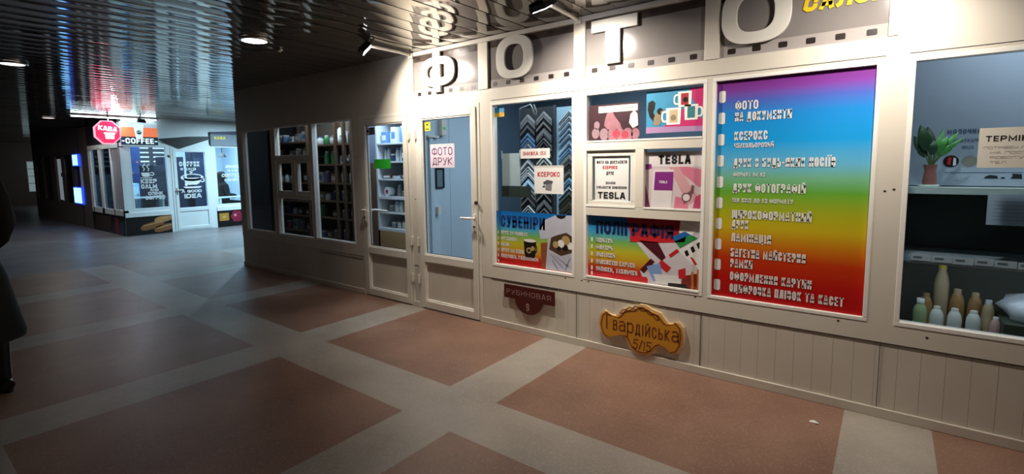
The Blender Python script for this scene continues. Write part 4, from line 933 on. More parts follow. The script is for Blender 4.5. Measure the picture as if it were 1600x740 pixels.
milk('tall cream bottle with yellow cap standing above the front row', .285, .58, .036, .44, CREAMB, YCAP, 'round')
milk('small tan bottle behind the pale green one', .215, .55, .034, .21, ORB, GTN)
milk('orange yoghurt bottle behind the middle white bottle', .36, .57, .036, .25, ORB, CREAMB)
milk('orange yoghurt bottle behind the last white bottle', .44, .57, .036, .24, ORB, CREAMB)
milk('short cream bottle with round cap past the orange ones', .49, .50, .03, .22, CREAMB, MILK)
bag('clear plastic bag lying on the dark green crate beside the bottles', .68, .48, .563, .28, .34, .15, mat('bag_clear', '#d5dbe0', .25), None, 2)
carton('dark green crate on the bottom dairy shelf under the plastic bag', .68, .48, .401, .3, .38, .16, mat('crate_green', '#3a4436', .6), GK, None, name='crate')
milk('pinkish small bottle beside the plastic bag', .515, .42, .026, .15, mat('bottle_pink', '#c7a39a', .4), MILK)
# potted plant
t = thing('potted_plant', 'potted plant with broad dark green leaves on the upper dairy shelf', 'plant', (.185, .42, 1.285))
f = MB(); f.lathe([(.028,0),(.034,.03),(.030,.075),(.026,.10),(.032,.125),(.034,.135)], (.185,.42,1.285), n=18); f.build('vase', mat('vase_red', '#8f5a52', .4, var=.25, scale=20), t)
f = MB(); f.lathe([(.04,-.012),(.052,0),(.05,.006)], (.18,.42,1.297), n=18); f.build('saucer', mat('saucer_white', '#cfe0d4', .4), t)
f = MB(); lf = MB(); rn = random.Random(5)
def leaf(base, tip, wid, sag, m):
    a, b = Vector(base), Vector(tip); d = b-a; s = d.cross(vec(0,1,0)).normalized(); vs = []
    for i in range(7):
        q = i/6; c = a+d*q+vec(0,-.02*math.sin(PI*q),-sag*q*q); ww = wid*math.sin(PI*min(1, q*.9+.1))**.7*(1-q*.25) if i < 6 else .001
        vs += [tuple(c-s*ww), tuple(c+vec(0,-.004,0)), tuple(c+s*ww)]
    fs = []
    for i in range(6): o = 3*i; fs += [(o,o+1,o+4,o+3), (o+1,o+2,o+5,o+4)]
    lf.add(vs, fs, m, True)
top = (.185, .42, 1.42)
for tip, wid, sg, m in (((.10,.44,1.60),.030,.01,0), ((.125,.38,1.66),.034,.01,0), ((.16,.42,1.64),.034,.0,0), ((.19,.40,1.58),.022,.02,0), ((.25,.40,1.60),.020,.02,1), ((.28,.42,1.56),.024,.03,1), ((.30,.44,1.625),.014,.02,1), ((.235,.46,1.63),.014,.0,1), ((.12,.46,1.55),.026,.02,0), ((.32,.40,1.59),.012,.02,1)):
    mid = (top[0]+(tip[0]-top[0])*.35, top[1]+(tip[1]-top[1])*.35, top[2]+(tip[2]-top[2])*.35)
    f.tube([(top[0],top[1],top[2]-.02), mid], .003, n=6); leaf(mid, tip, wid, sg, m)
f.build('stem', mat('stem_green', '#4f6a3a', .5), t); lf.build('leaves', [mat('leaf_dark', '#2c4a30', .45, var=.2), mat('leaf_bright', '#4f9a4a', .45, var=.2)], t)

# ================================================================== CAFE at the end of the passage (front plane x = -13)
CW = mat('cafe_white', '#e9f1f2', .4, var=.03); CBLK = mat('cafe_black', '#14161c', .4); CBLUE = mat('cafe_blue', '#2c4a86', .5)
KO = [(.165,.86,.56,1.94), (.93,1.745,0,1.93), (1.86,3.3,.54,1.96)]
f = MB(TK)
for a, b, c, d in wall_cells(.0, 3.4, .40, 2.0, KO): f.box(a, b, 0, .08, c, d)
f.box(.0, .68, .0, .08, 1.99, 2.56); f.box(.68, 3.4, .02, .08, 2.0, 2.56)
f.box(.86, .93, 0, .08, 0, .40); f.box(1.745, 1.83, 0, .08, 0, .40); f.box(.0, .86, .0, .08, 0, .40); f.box(1.83, 3.4, 0, .08, 0, .40)
struct(f.build('wall_cafe_front', [CW]))
f = MB(TK); f.box(.0, .86, -.03, .06, .402, .50); f.box(1.83, 3.4, -.02, .06, .40, .50); struct(f.build('trim_cafe_sill', [CW], bevel=.004))
f = MB(TK); f.box(-.0, 3.4, 3.2, 3.25, 0, 2.5); f.box(3.35, 3.4, .08, 3.2, 0, 2.5); f.box(.0, 3.4, .08, 3.2, 2.47, 2.5); struct(f.build('wall_cafe_back', [mat('cafe_wall', '#b9cfdd', .6)]))
CG = glass_mat('cafe_glass', (.9, .96, 1.0))
window(7, *KO[0], T=TK, glass=CG, frame=CW); window(8, *KO[2], T=TK, glass=CG, frame=CW)
root = bpy.data.objects.new('door_3', None); COL.objects.link(root); root.location = (-13, 1.33, 0); root.matrix_world = Matrix.Translation(root.location); struct(root)
f = MB(TK); ring(f, .93, 1.745, .0, 1.93, .045, -.01, .06); f.build('casing', CW, root, bevel=.003)
f = MB(TK); ring(f, .975, 1.70, .03, 1.885, .065, -.02, .05); f.box(1.04, 1.635, -.02, .05, .45, .535); L = f.build('leaf', CW, root, bevel=.003)
f = MB(TK); f.box(1.04, 1.635, .0, .02, .095, .45); f.build('lower_panel', CW, L)
f = MB(TK); f.box(1.04, 1.635, .02, .025, .535, 1.82); f.build('pane', CG, L)
f = MB(TK); f.tube([(1.005,-.02,.95),(1.005,-.06,.95),(1.12,-.065,.95)], .012); f.build('handle', BEAD, L)
f = MB(TK); f.box(.99, 1.02, -.024, -.02, .84, 1.0); f.build('lock_plate', CHROME, L)
# printed base panels
HD = mat('print_bun', '#8a5a34', .5, var=.25, scale=14); HD2 = mat('print_bun_light', '#b5834e', .5, var=.2, scale=14); BLKP = mat('base_black', '#0f0e12', .35)
t = thing('hot_dog_panel', 'black base panel with long brown filled rolls printed, under the cafe window', 'panel', (-13, .43, 0))
f = MB(TK); f.box(.0, .86, -.01, -.001, .0, .402); f.build('board', BLKP, t)
f = MB(TK)
for u0, z0, L, hh, an, mm in ((.25,.13,.46,.075,.22,0), (.50,.06,.42,.075,.20,0), (.52,.26,.36,.07,.18,1)):
    c, s_ = math.cos(an), math.sin(an)
    pts = []
    for i in range(24):
        a = 2*PI*i/24; x_ = L/2*math.copysign(abs(math.cos(a))**.55, math.cos(a)); z_ = hh*math.sin(a)
        uu = u0+L/2+x_*c-z_*s_; pts.append((min(.855, uu), max(.005, z0+.06+x_*s_+z_*c)))
    f.poly(pts, -.0112-.0004*mm, mm)
    x0_ = u0+.06; f.poly([(x0_, z0+.05),(min(.85,x0_+L*.75), z0+.05+L*.75*s_),(min(.85,x0_+L*.75), z0+.068+L*.75*s_),(x0_, z0+.07)], -.0122, 2)
f.build('roll_print', [HD, HD2, mat('print_filling', '#c9a070', .5)], t)
t = thing('menu_base_panel', 'black base panel with yellow square and red flower, under the farther cafe window', 'panel', (-13, 2.6, 0))
f = MB(TK); f.box(1.83, 3.4, -.01, -.001, .0, .40); f.build('board', BLKP, t)
f = MB(TK); f.rect(1.87, 2.09, .15, .34, -.0112, 0); f.disc(2.28, .24, .13, -.0112, 1); f.disc(2.24, .27, .035, -.0118, 2)
for i in range(6): f.disc(2.28+.1*math.cos(i*PI/3), .24+.1*math.sin(i*PI/3), .05, -.0115, 1)
f.disc(1.98,.245,.04,-.0118,3); f.build('flower_print', [mat('print_gold', '#b98a34', .5), mat('print_flower_red', '#8f1a3a', .5), mat('print_flower_pink', '#d08aa0', .5), mat('print_gold_light', '#d0a860', .5)], t)
# sign over the window
t = thing('coffee_sign', 'cafe sign with orange stripe, white cup and white lettering on dark ground', 'sign', (-13, .35, 1.99), None)
f = MB(TK); f.box(.03, .70, -.05, -.001, 1.945, 2.44); f.build('board', mat('sign_white', '#cfe0ea', .4, emit=.35), t)
f = MB(TK); f.box(.03, .70, -.052, -.05, 1.955, 2.13, 0); f.box(.03, .70, -.052, -.05, 2.13, 2.33, 1); f.build('stripe', [mat('sign_dark', '#2a3b4e', .4), mat('sign_orange', '#ec7a50', .4, emit=.75)], t)
f = MB(TK); f.prism([(.30,2.10),(.42,2.10),(.45,2.36),(.27,2.36)], -.056, -.052, 0); f.prism([(.258,2.36),(.462,2.36),(.452,2.39),(.268,2.39)], -.057, -.052, 0); f.disc(.36, 2.225, .045, -.0575, 1); f.poly([(.325,2.225),(.395,2.235),(.395,2.245),(.325,2.235)], -.0582, 0)
f.build('cup', [mat('sign_cup', '#d8efe8', .4, emit=.7), mat('sign_cup_logo', '#2f5a66', .5)], t)
f = MB(TK); text(f, '-COFFEE-', .045, 1.985, .115, .52, .2, .14, -.0535, 0, width=.64); f.rows('lettering', [mat('sign_text_white', '#e0f4f8', .4, emit=.9)], t)
t = thing('octagon_sign', 'glowing red octagon sign with white lettering on the cafe corner', 'sign', (-12.75, -.22, 1.95))
TO = lambda p: Vector((-12.75-p[1], p[0], p[2]))
def octo(r): return [(-.228+r*math.cos(PI/8+PI/4*i), 2.193+1.1*r*math.sin(PI/8+PI/4*i)) for i in range(8)]
f = MB(TO); f.prism(octo(.232), -.0, .08); f.build('box', mat('octagon_edge', '#f0a0b4', .4, emit=1.4), t)
f = MB(TO); f.prism(octo(.212), -.004, .0); f.build('face', mat('octagon_red', '#e0305a', .35, emit=1.3), t)
OW = mat('octagon_white', '#fff2f4', .35, emit=1.9)
f = MB(TO); text(f, 'КАВА', -.385, 2.24, .095, .55, .22, .12, -.0055, 0, width=.31, rot=-.12); f.poly([(-.27,2.06),(-.13,2.06),(-.12,2.17),(-.28,2.17)], -.0055, 0); f.poly([(-.30,2.165),(-.10,2.165),(-.11,2.19),(-.29,2.19)], -.0055, 0)
text(f, '11', -.25, 2.085, .06, .5, .18, .9, -.0065, 1); f.rows('lettering', [OW, mat('octagon_tick', '#3f5048', .5)], t)
f = MB(TO); f.tube([(-.2,.04,2.44),(-.2,.04,2.55)], .012); f.tube([(-.06,.04,2.2),(.02,.2,2.2)], .012); f.build('bracket', CHROME, t)
t = thing('tube_light', 'long white tube light along the ceiling edge above the cafe sign', 'lamp', (-12.93, .0, 2.49))
f = MB(TK); f.tube([(-.75,-.10,2.50),(.68,-.10,2.50)], .013); f.build('tube', mat('tube_glow', '#dff4ff', .4, emit=8), t)
f = MB(TK); f.box(-.78, .71, -.125, -.075, 2.515, 2.54); f.build('holder', WHITE, t)
l = area('tube_glow', (-12.86, -.03, 2.47), (-12.2, -.03, 0), 26, (.7, .88, 1.0), .05, 1.4); l.parent = t; l.matrix_parent_inverse = t.matrix_world.inverted()
t = thing('floodlight', 'small black floodlight above the white cup of the cafe sign', 'lamp', (-12.8, .37, 2.43))
f = MB(TK); f.prism([(.30,2.43),(.45,2.42),(.43,2.50),(.30,2.505)], -.26, -.18); f.build('housing', BLACK, t, bevel=.004)
f = MB(TK); f.tube([(.37,-.2,2.5),(.37,-.12,2.54)], .01); f.build('bracket', BLACK, t)
t = thing('dark_pennant', 'dark triangular fascia piece pointing down above the cafe door', 'fascia', (-12.95, 1.2, 1.88))
f = MB(TK); f.prism([(.705,2.10),(1.12,1.89),(1.72,2.11),(1.76,2.19),(1.3,2.17)], -.05, .018); f.build('panel', mat('fascia_dark', '#0d0b0d', .5, var=.2), t)
t = thing('name_board', 'grey name board with small yellow lettering above the farther cafe window', 'sign', (-12.95, 2.4, 1.97))
f = MB(TK); f.box(1.78, 3.3, -.04, .018, 1.975, 2.25); f.build('board', mat('name_grey', '#7d8792', .5), t)
f = MB(TK); text(f, 'КАВА', 1.86, 2.13, .07, .8, .26, .1, -.042, 0, width=.26); f.rows('lettering', [mat('name_yellow', '#d8d060', .5, emit=.3)], t)
f = MB(TK); f.prism([(1.78,2.25),(3.3,2.25),(3.3,2.40),(1.78,2.30)], -.05, .0); f.build('hood', mat('hood_blue', '#232c4a', .5), t)
# window decals
DEC = mat('decal_white', '#f2f6f7', .6)
wd_ = .030
def decal(lbl, base, draw):
    t = thing('window_decal', lbl, 'decal', base); f = MB(TK); draw(f); f.rows('lettering', [DEC], t)
def dk1(f):
    f.prism([(.36,1.36),(.375,1.29),(.41,1.27),(.49,1.27),(.525,1.29),(.54,1.36)], wd_, wd_+.002); f.ringprism(sup(.56,1.33,.045,.04,2), sup(.56,1.33,.026,.022,2), wd_, wd_+.002)
    for u in (.41, .49): ribbon(f, [(u,1.40),(u+.02,1.44),(u-.015,1.49),(u+.03,1.55)], .016, wd_, 0, 0)
    f.poly([(.33,1.255),(.57,1.255),(.54,1.24),(.36,1.24)], wd_)
    for s, u, z, h, wv in (('KEEP',.34,1.125,.095,.30), ('CALM',.34,1.01,.095,.30), ('AND',.50,.945,.055,.16), ('DRINK',.46,.865,.068,.28), ('COFFEE',.40,.765,.082,.37)): text(f, s, u, z, h, .6, .24, .12, wd_, 0, width=wv)
decal('white keep calm lettering with a steaming cup on the cafe corner window', (-13, .45, .77), dk1)
def dk2(f):
    ww = .0185
    for s, u, z, h, wv in (('COFFEE',1.10,1.49,.11,.42), ('IS ALWAYS',1.12,1.40,.055,.32), ('A GOOD',1.11,.88,.065,.42), ('IDEA',1.16,.75,.10,.36)): text(f, s, u, z, h, .6, .24, .12, ww, 0, width=wv)
    f.ringprism(sup(1.35,1.23,.24,.085,2), sup(1.35,1.245,.19,.05,2), ww, ww+.001); f.prism([(1.17,1.22),(1.53,1.22),(1.50,1.10),(1.44,1.06),(1.26,1.06),(1.20,1.10)], ww, ww+.001)
    f.poly([(1.15,1.02),(1.55,1.02),(1.50,.98),(1.20,.98)], ww); ribbon(f, [(1.30,1.31),(1.36,1.35),(1.30,1.37),(1.40,1.40)], .02, ww, 0, 0)
    f.ringprism(sup(1.56,1.16,.05,.05,2), sup(1.56,1.16,.028,.03,2), ww, ww+.001)
decal('white good idea lettering with a large cup on the cafe door', (-13, 1.33, .75), dk2)
def dk3(f):
    for s, u, z, h, wv in (('COMING',2.10,1.44,.07,.34), ('TO THE',2.12,1.35,.05,.25), ('COFFEE',2.00,1.22,.08,.42), ('HOUSE',2.06,1.12,.06,.32)): text(f, s, u, z, h, .6, .22, .14, wd_, 0, shear=.15, width=wv)
decal('white slanted lettering on the farther cafe window above the dark figure', (-13, 2.2, 1.12), dk3)
t = thing('hanging_sign', 'small dark tag hanging beside the cafe door frame', 'tag', (-13, .89, 1.7))
f = MB(TK); f.prism([(.875,1.71),(.915,1.69),(.92,1.73),(.88,1.75)], -.012, 0); f.build('plate', CBLK, t)
# inside the cafe
t = thing('counter', 'dark blue cafe counter with white top behind the door', 'counter', (-14.6, 1.6, 0))
f = MB(TK); f.box(.6, 2.0, 1.5, 2.0, .0, .98); f.build('body', mat('counter_navy', '#1d2a48', .5), t)
f = MB(TK); f.box(.55, 2.05, 1.45, 2.05, .98, 1.02); f.build('top', CW, t)
t = thing('menu_board', 'dark menu board with pale lines high on the cafe back wall', 'board', (-15.9, 1.2, 1.5))
f = MB(TK); f.box(.2, 2.0, 3.12, 3.19, 1.35, 2.2); f.build('panel', mat('menu_dark', '#1a2030', .5), t)
f = MB(TK)
for i in range(4):
    for j in range(5): f.box(.3+.42*i, .62+.42*i, 3.115, 3.12, 1.5+.12*j, 1.54+.12*j)
f.build('printing', PAPER, t)
t = thing('window_shelf', 'white narrow window shelf inside the cafe corner window', 'shelf', (-13.3, .55, .8))
f = MB(TK); f.box(.12, .82, .12, .4, .79, .82); f.build('top', CW, t)
for u in (.2, .75):
    f = MB(TK); f.box(u, u+.03, .12, .36, .0, .79); f.build('leg', CW, t)
t = thing('wall_panel', 'dark blue panel with warm dots inside the cafe corner window', 'panel', (-13.6, .3, .6))
f = MB(TK); f.box(.09, .62, .9, .93, .0, 2.1); f.build('board', CBLUE, t)
f = MB(TK)
for u, z in ((.40,1.5),(.44,1.35),(.42,1.68),(.55,1.6)): f.disc(u, z, .025, .895)
f.build('dot', mat('warm_dot', '#c9785a', .5), t)
t = thing('folding_screen', 'dark navy screen standing behind the keep calm lettering', 'screen', (-13.5, .7, 0))
f = MB(TK); f.box(.46, .96, .445, .47, .0, 1.52); f.build('panel', mat('screen_navy', '#161d33', .6), t)
for u in (.47, .93):
    f = MB(TK); f.box(u, u+.03, .47, .62, 0, .03); f.build('foot', BLACK, t)
t = thing('fridge', 'pale blue drinks fridge inside the cafe corner window', 'fridge', (-13.8, .45, 0))
f = MB(TK); f.box(.12, .43, .45, .85, .0, 1.12); f.build('body', mat('fridge_blue', '#a8cfe6', .4), t, bevel=.01)
f = MB(TK); f.box(.14, .41, .435, .45, .05, 1.05); fd = f.build('door', mat('fridge_door', '#c2e0ee', .3), t)
f = MB(TK); f.tube([(.39,.42,.6),(.39,.42,.9)], .01); f.build('handle', CHROME, fd)
t = thing('dark_cupboard', 'dark cupboard standing inside the cafe behind the door lettering', 'cupboard', (-13.9, 1.5, 0))
f = MB(TK); f.box(.98, 1.45, .75, 1.1, 0, 1.72); f.box(1.62, 1.95, .75, 1.1, 0, 1.85); f.build('body', mat('cupboard_navy', '#18233c', .5), t, bevel=.005)
f = MB(TK); f.box(1.0, 1.43, .735, .75, .05, 1.68); f.build('door', mat('cupboard_door', '#1c2b4a', .4), t)
f = MB(TK); f.box(1.64, 1.93, .735, .75, .05, 1.81); f.build('door', mat('cupboard_door', '#1c2b4a', .4), t)
for i, (u, z, r) in enumerate(((2.15,1.62,.1), (2.45,1.72,.1))):
    t = thing('pendant_lamp', 'small dark pendant lamp over the farther cafe window, %s one' % ('first', 'second')[i], 'lamp', (-14.0, u, z), 'pendant lamps in the cafe')
    f = MB(TK); f.tube([(u,1.0,z+.1),(u,1.0,2.47)], .006); f.build('cord', BLACK, t)
    f = MB(); f.lathe([(.03,.1),(.05,.09),(.1,0)], (-14.0,u,z), n=16, cap=False); f.build('lamp_shade', BLACK, t)
t = thing('bar_table', 'white bar table inside the farther cafe window', 'table', (-13.5, 2.3, 0))
f = MB(TK); f.box(1.9, 3.2, .085, .28, .70, .73); f.build('top', CW, t)
for u in (1.95, 3.1):
    f = MB(TK); f.box(u, u+.04, .10, .26, 0, .70); f.build('leg', CW, t)

# cafe side (plane y = 0) and the dark kiosks beyond
f = MB()
for a, b in ((-13.0-.0,-12.99), (-13.72,-13.66), (-14.58,-14.42), (-15.3,-15.22)): f.box(a-.04 if a == -13.0 else a, b, 0, .07, .40, 1.92)
f.box(-15.4, -12.99, 0, .07, .43, .55); f.box(-15.4, -12.99, 0, .07, 1.9, 2.0)
struct(f.build('wall_cafe_side', [CW]))
f = MB(); f.box(-15.4, -12.99, -.0, .06, 2.0, 2.56); struct(f.build('wall_cafe_side_top', [mat('side_dark', '#20222c', .6)]))
SG = glass_mat('smoked_glass', (.32, .36, .40), .8)
for n, (a, b) in enumerate(((-13.66,-13.04), (-14.42,-13.72), (-15.22,-14.58))):
    f = MB(); f.box(a, b, .03, .036, .55, 1.9); f2 = f.build('window_%d' % (9+n), SG if n else mat('frosted_film', '#aeb0bc', .5)); struct(f2)
t = thing('side_base_panel', 'dark base panel with reddish print along the cafe side', 'panel', (-14.2, 0, 0))
f = MB(); f.box(-15.4, -13.02, -.005, .05, 0, .43); f.build('board', BLKP, t)
f = MB(); f.poly([(-13.75,.02),(-13.45,.02),(-13.4,.36),(-13.72,.38)], -.0062, 0); f.poly([(-13.4,.04),(-13.1,.04),(-13.12,.3),(-13.35,.28)], -.0062, 1); f.poly([(-15.2,.05),(-14.0,.05),(-14.0,.38),(-15.2,.36)], -.0062, 2)
f.build('print', [mat('print_rust', '#7a2c1e', .4), mat('print_slate_blue', '#3d4a66', .5), mat('print_olive_brown', '#3c3226', .5, var=.4)], t)
KD = mat('kiosk_dark', '#6a5a54', .6, var=.15, scale=2)
f = MB(); f.box(-21.6, -15.4, .0, .08, 0, .55); f.box(-21.6, -15.4, .0, .08, 1.83, 2.56)
for a, b in ((-15.98,-15.4), (-17.0,-16.72), (-18.06,-17.9), (-19.3,-18.75), (-20.4,-20.3), (-21.6,-21.4)): f.box(a, b, 0, .08, .55, 1.83)
f.box(-21.6, -21.52, .08, 3.0, 0, 2.56)
struct(f.build('wall_kiosk_row', [KD]))
for n, (a, b) in enumerate(((-16.72,-15.98), (-17.9,-17.0), (-18.75,-18.06), (-20.3,-19.3), (-21.4,-20.4))):
    f = MB(); f.box(a, b, .05, .056, .55, 1.83); struct(f.build('window_%d' % (12+n), SG))
f = MB(); f.box(-21.5, -15.45, .75, .8, 0, 2.5); struct(f.build('wall_kiosk_back', [KD]))
EB = mat('screen_blue_white', '#8fd0ff', .4, emit=3.2, ecol='#7cc4ff'); EBL = mat('screen_blue_edge', '#2f55ff', .4, emit=1.0, ecol='#3050ff')
for lb, a, b, c, d in (('small glowing blue-white display high on the dark kiosk', -16.6, -16.1, 1.53, 1.83), ('larger glowing blue-white display low on the dark kiosk', -16.75, -16.02, .58, 1.0)):
    t = thing('display_screen', lb, 'display', ((a+b)/2, 0, c)); f = MB(); f.box(a, b, -.05, -.002, c, d); f.build('housing', EBL, t); f = MB(); f.box(a+.02, b-.02, -.053, -.05, c+.02, d-.02); f.build('screen', EB, t)
PGL = mat('self_glow_paper', '#b9c6cc', .6, emit=.28)  # paper emits by itself to imitate being backlit
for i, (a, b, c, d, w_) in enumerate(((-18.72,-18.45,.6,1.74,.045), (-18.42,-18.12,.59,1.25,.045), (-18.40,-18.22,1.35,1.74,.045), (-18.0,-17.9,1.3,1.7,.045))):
    t = thing('paper_sheet', 'pale self-glowing paper sheet on the dark kiosk windows, %s from the far end' % NUM[i], 'paper', ((a+b)/2, 0, c), 'papers on the dark kiosk windows'); f = MB(); f.box(a, b, w_, .049, c, d); f.build('sheet', PGL, t)
# far end wall; window light is put into the shelf emission
f = MB(); f.box(-28.3, -28.2, -7.6, 6.2, 0, .55); f.box(-28.3, -28.2, -7.6, 6.2, 1.8, 2.6); f.box(-28.3, -28.2, -7.6, .83, .55, 1.8); f.box(-28.3, -28.2, 1.12, 6.2, .55, 1.8)
struct(f.build('wall_far', [KD]))
TF = lambda p: Vector((-28.2-p[1], p[0], p[2]))
f = MB(TF); ring(f, .83, 1.12, .55, 1.8, .02, -.01, .05); o = struct(f.build('window_17', [CW])); f = MB(TF); f.box(.85, 1.10, .03, .035, .57, 1.78); f.build('pane', GLASS, o)
t = thing('self_glow_shelf', 'pale self-glowing shelving behind the small far window at the passage end', 'shelf', (-28.5, .98, .5))
LS = mat('self_glow_white', '#b8c6c0', .6, emit=.45)  # emission imitates backlight; the shelf back is no lamp
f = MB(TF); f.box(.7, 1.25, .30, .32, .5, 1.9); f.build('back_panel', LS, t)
for z in (.55, .9, 1.2, 1.5):
    f = MB(TF); f.box(.7, 1.25, .12, .3, z-.02, z); f.build('shelf', GG, t)

# ================================================================== PEOPLE
COATM = mat('black_coat', '#050506', .85, var=.2, scale=30, bump=.05); TRS = mat('black_trousers', '#0e0e10', .8); BOOT = mat('black_boots', '#0c0c0e', .3); SKN = mat('skin', '#b98a72', .5, var=.05); HAIR = mat('dark_hair', '#1c1512', .6)
def skin_mesh(name, nodes, edges, m, parent, root=0, sub=2):
    me = bpy.data.meshes.new(name); base = Vector(parent.matrix_world.translation)
    me.from_pydata([tuple(Vector(n[:3])-base) for n in nodes], edges, []); o = bpy.data.objects.new(name, me); COL.objects.link(o)
    s = o.modifiers.new('skin', 'SKIN'); sk = me.skin_vertices[0].data
    for i, n in enumerate(nodes): r = n[3]; sk[i].radius = r if isinstance(r, tuple) else (r, r); sk[i].use_root = (i == root)
    q = o.modifiers.new('sub', 'SUBSURF'); q.levels = sub; q.render_levels = sub
    bpy.context.view_layer.update(); dg = bpy.context.evaluated_depsgraph_get()
    nm = bpy.data.meshes.new_from_object(o.evaluated_get(dg)); bpy.data.objects.remove(o)
    o = bpy.data.objects.new(name, nm); COL.objects.link(o); nm.materials.clear(); nm.materials.append(m)
    for p in nm.polygons: p.use_smooth = True
    o.parent = parent; return o
def rings(mb, levels, m=0, n=24):      # (cx, cy, z, rx, ry, rot)
    vs = []
    for cx, cy, z, rx, ry, a in levels:
        for k in range(n):
            t = 2*PI*k/n; x_, y_ = rx*math.cos(t), ry*math.sin(t); vs.append((cx+x_*math.cos(a)-y_*math.sin(a), cy+x_*math.sin(a)+y_*math.cos(a), z))
    L = len(levels)
    mb.add(vs, [(i*n+k, i*n+(k+1)%n, (i+1)*n+(k+1)%n, (i+1)*n+k) for i in range(L-1) for k in range(n)], m, True)
    mb.add(vs[:n], [tuple(range(n-1,-1,-1))], m); mb.add(vs[-n:], [tuple(range(n))], m)
def head(p, fx, fy, parent, hood):
    """Head with face at centre p facing (fx,fy)."""
    sx, sy = -fy, fx
    Lc = lambda a, b, c: (p[0]+fx*a+sx*b, p[1]+fy*a+sy*b, p[2]+c)
    f = MB(); n = 20; m_ = 14; vs = []
    for i in range(m_+1):
        ph = PI*i/m_
        for k in range(n):
            t = 2*PI*k/n; a, b, c = math.cos(t)*math.sin(ph), math.sin(t)*math.sin(ph), math.cos(ph)
            ra, rb, rc = .095, .075, .115
            low = max(0, -c); A = a*ra*(1-.22*low)+.012*low; B = b*rb*(1-.38*low); C = c*rc
            if a > 0:
                A += .024*math.exp(-(b/.22)**2-((c+.12)/.16)**2)       # nose
                A -= .009*(math.exp(-((b-.42)/.18)**2-((c-.12)/.12)**2)+math.exp(-((b+.42)/.18)**2-((c-.12)/.12)**2))  # eye sockets
                A += .006*math.exp(-(b/.3)**2-((c+.52)/.07)**2)         # lips
                A += .010*math.exp(-(b/.35)**2-((c+.85)/.15)**2)        # chin
            vs.append(Lc(A, B, C))
    f.add(vs, [(i*n+k, (i+1)*n+k, (i+1)*n+(k+1)%n, i*n+(k+1)%n) for i in range(m_) for k in range(n)], 0, True)
    for sgn in (1, -1):                                                # ears
        f.tube([Lc(-.01, sgn*.07, -.035), Lc(-.015, sgn*.084, .0), Lc(-.01, sgn*.078, .03)], [.008,.014,.009], n=8)
    return f, Lc
# walker at the photo's edge: long black coat, hands in pockets
px, py = -4.69, -3.055
fx, fy = -.97, -.24; sx, sy = -fy, fx         # walking away down the passage
P = lambda a, b, z: (px+fx*a+sx*b, py+fy*a+sy*b, z)
t = thing('person', 'person in a long black coat and black boots walking away down the passage', 'person', (px, py, 0))
nodes = [P(0,0,.92)+((.13,.10),), P(0,0,1.12)+((.125,.09),), P(0,0,1.32)+((.15,.10),), P(0,0,1.42)+(.07,), P(.01,0,1.50)+(.055,)]
edges = [(0,1),(1,2),(2,3),(3,4)]
for sg in (1, -1):
    b0 = len(nodes)
    hipf = .10*sg
    nodes += [P(.01,sg*.095,.86)+(.085,), P(.06*sg+.02,sg*.10,.48)+(.06,), P(.10*sg-.02,sg*.10,.12)+(.042,), P(.10*sg-.03,sg*.10,.06)+(.04,), P(.10*sg+.10,sg*.11,.03)+(.028,)]
    edges += [(0,b0),(b0,b0+1),(b0+1,b0+2),(b0+2,b0+3),(b0+3,b0+4)]
    s0 = len(nodes)
    nodes += [P(0,sg*.17,1.38)+(.06,), P(-.08,sg*.24,1.10)+(.047,), P(.06,sg*.18,.95)+(.036,), P(.11,sg*.15,.90)+(.03,)]
    edges += [(2,s0),(s0,s0+1),(s0+1,s0+2),(s0+2,s0+3)]
body = skin_mesh('body', nodes, edges, TRS, t)
hf, Lc = head(P(.03,0,1.60), fx, fy, t, False); hf.build('head_face', SKN, t)
f = MB(); rot = math.atan2(fy, fx)
rings(f, [(*P(-.02,0,0)[:2], z, rx, ry, rot) for z, rx, ry in ((1.60,.10,.092),(1.66,.105,.10),(1.71,.09,.085),(1.735,.04,.04))]); rings(f, [(*P(-.055,0,0)[:2], z, rx, ry, rot) for z, rx, ry in ((1.46,.055,.085),(1.55,.065,.095),(1.66,.07,.098))]); f.build('hair', HAIR, t)
f = MB()
rings(f, [(*P(.0,0,0)[:2], z, ra, rb, rot) for z, ra, rb in ((.33,.20,.285),(.36,.205,.29),(.55,.185,.255),(.75,.165,.22),(.92,.14,.17),(1.02,.13,.155),(1.15,.13,.17),(1.28,.14,.20),(1.37,.125,.19),(1.41,.105,.15),(1.44,.09,.11),(1.49,.075,.08))])
for sg in (1, -1):
    f.tube([P(0,sg*.155,1.415), P(0,sg*.185,1.37), P(-.04,sg*.205,1.25), P(-.09,sg*.195,1.09), P(-.02,sg*.19,1.0), P(.08,sg*.17,.93)], [.045,.068,.066,.064,.06,.05], n=14)
f.build('coat', COATM, t)
for sg in (1, -1):
    f = MB(); a0 = .10*sg-.02
    f.tube([P(a0,sg*.10,.36), P(a0,sg*.10,.20), P(a0,sg*.10,.08)], [.058,.052,.05], n=14)
    pth = [P(a0-.07,sg*.10,.045), P(a0,sg*.10,.055), P(a0+.09,sg*.105,.045), P(a0+.17,sg*.11,.036), P(a0+.20,sg*.11,.032)]
    f.tube(pth, [.036,.05,.043,.036,.02], n=14); f.build('boot', BOOT, t)
    f = MB(); c0 = P(a0+.06, sg*.105, 0); rings(f, [(c0[0],c0[1],0,.145,.045,rot),(c0[0],c0[1],.022,.145,.046,rot)], n=20); f.build('boot_sole', BLACK, t)
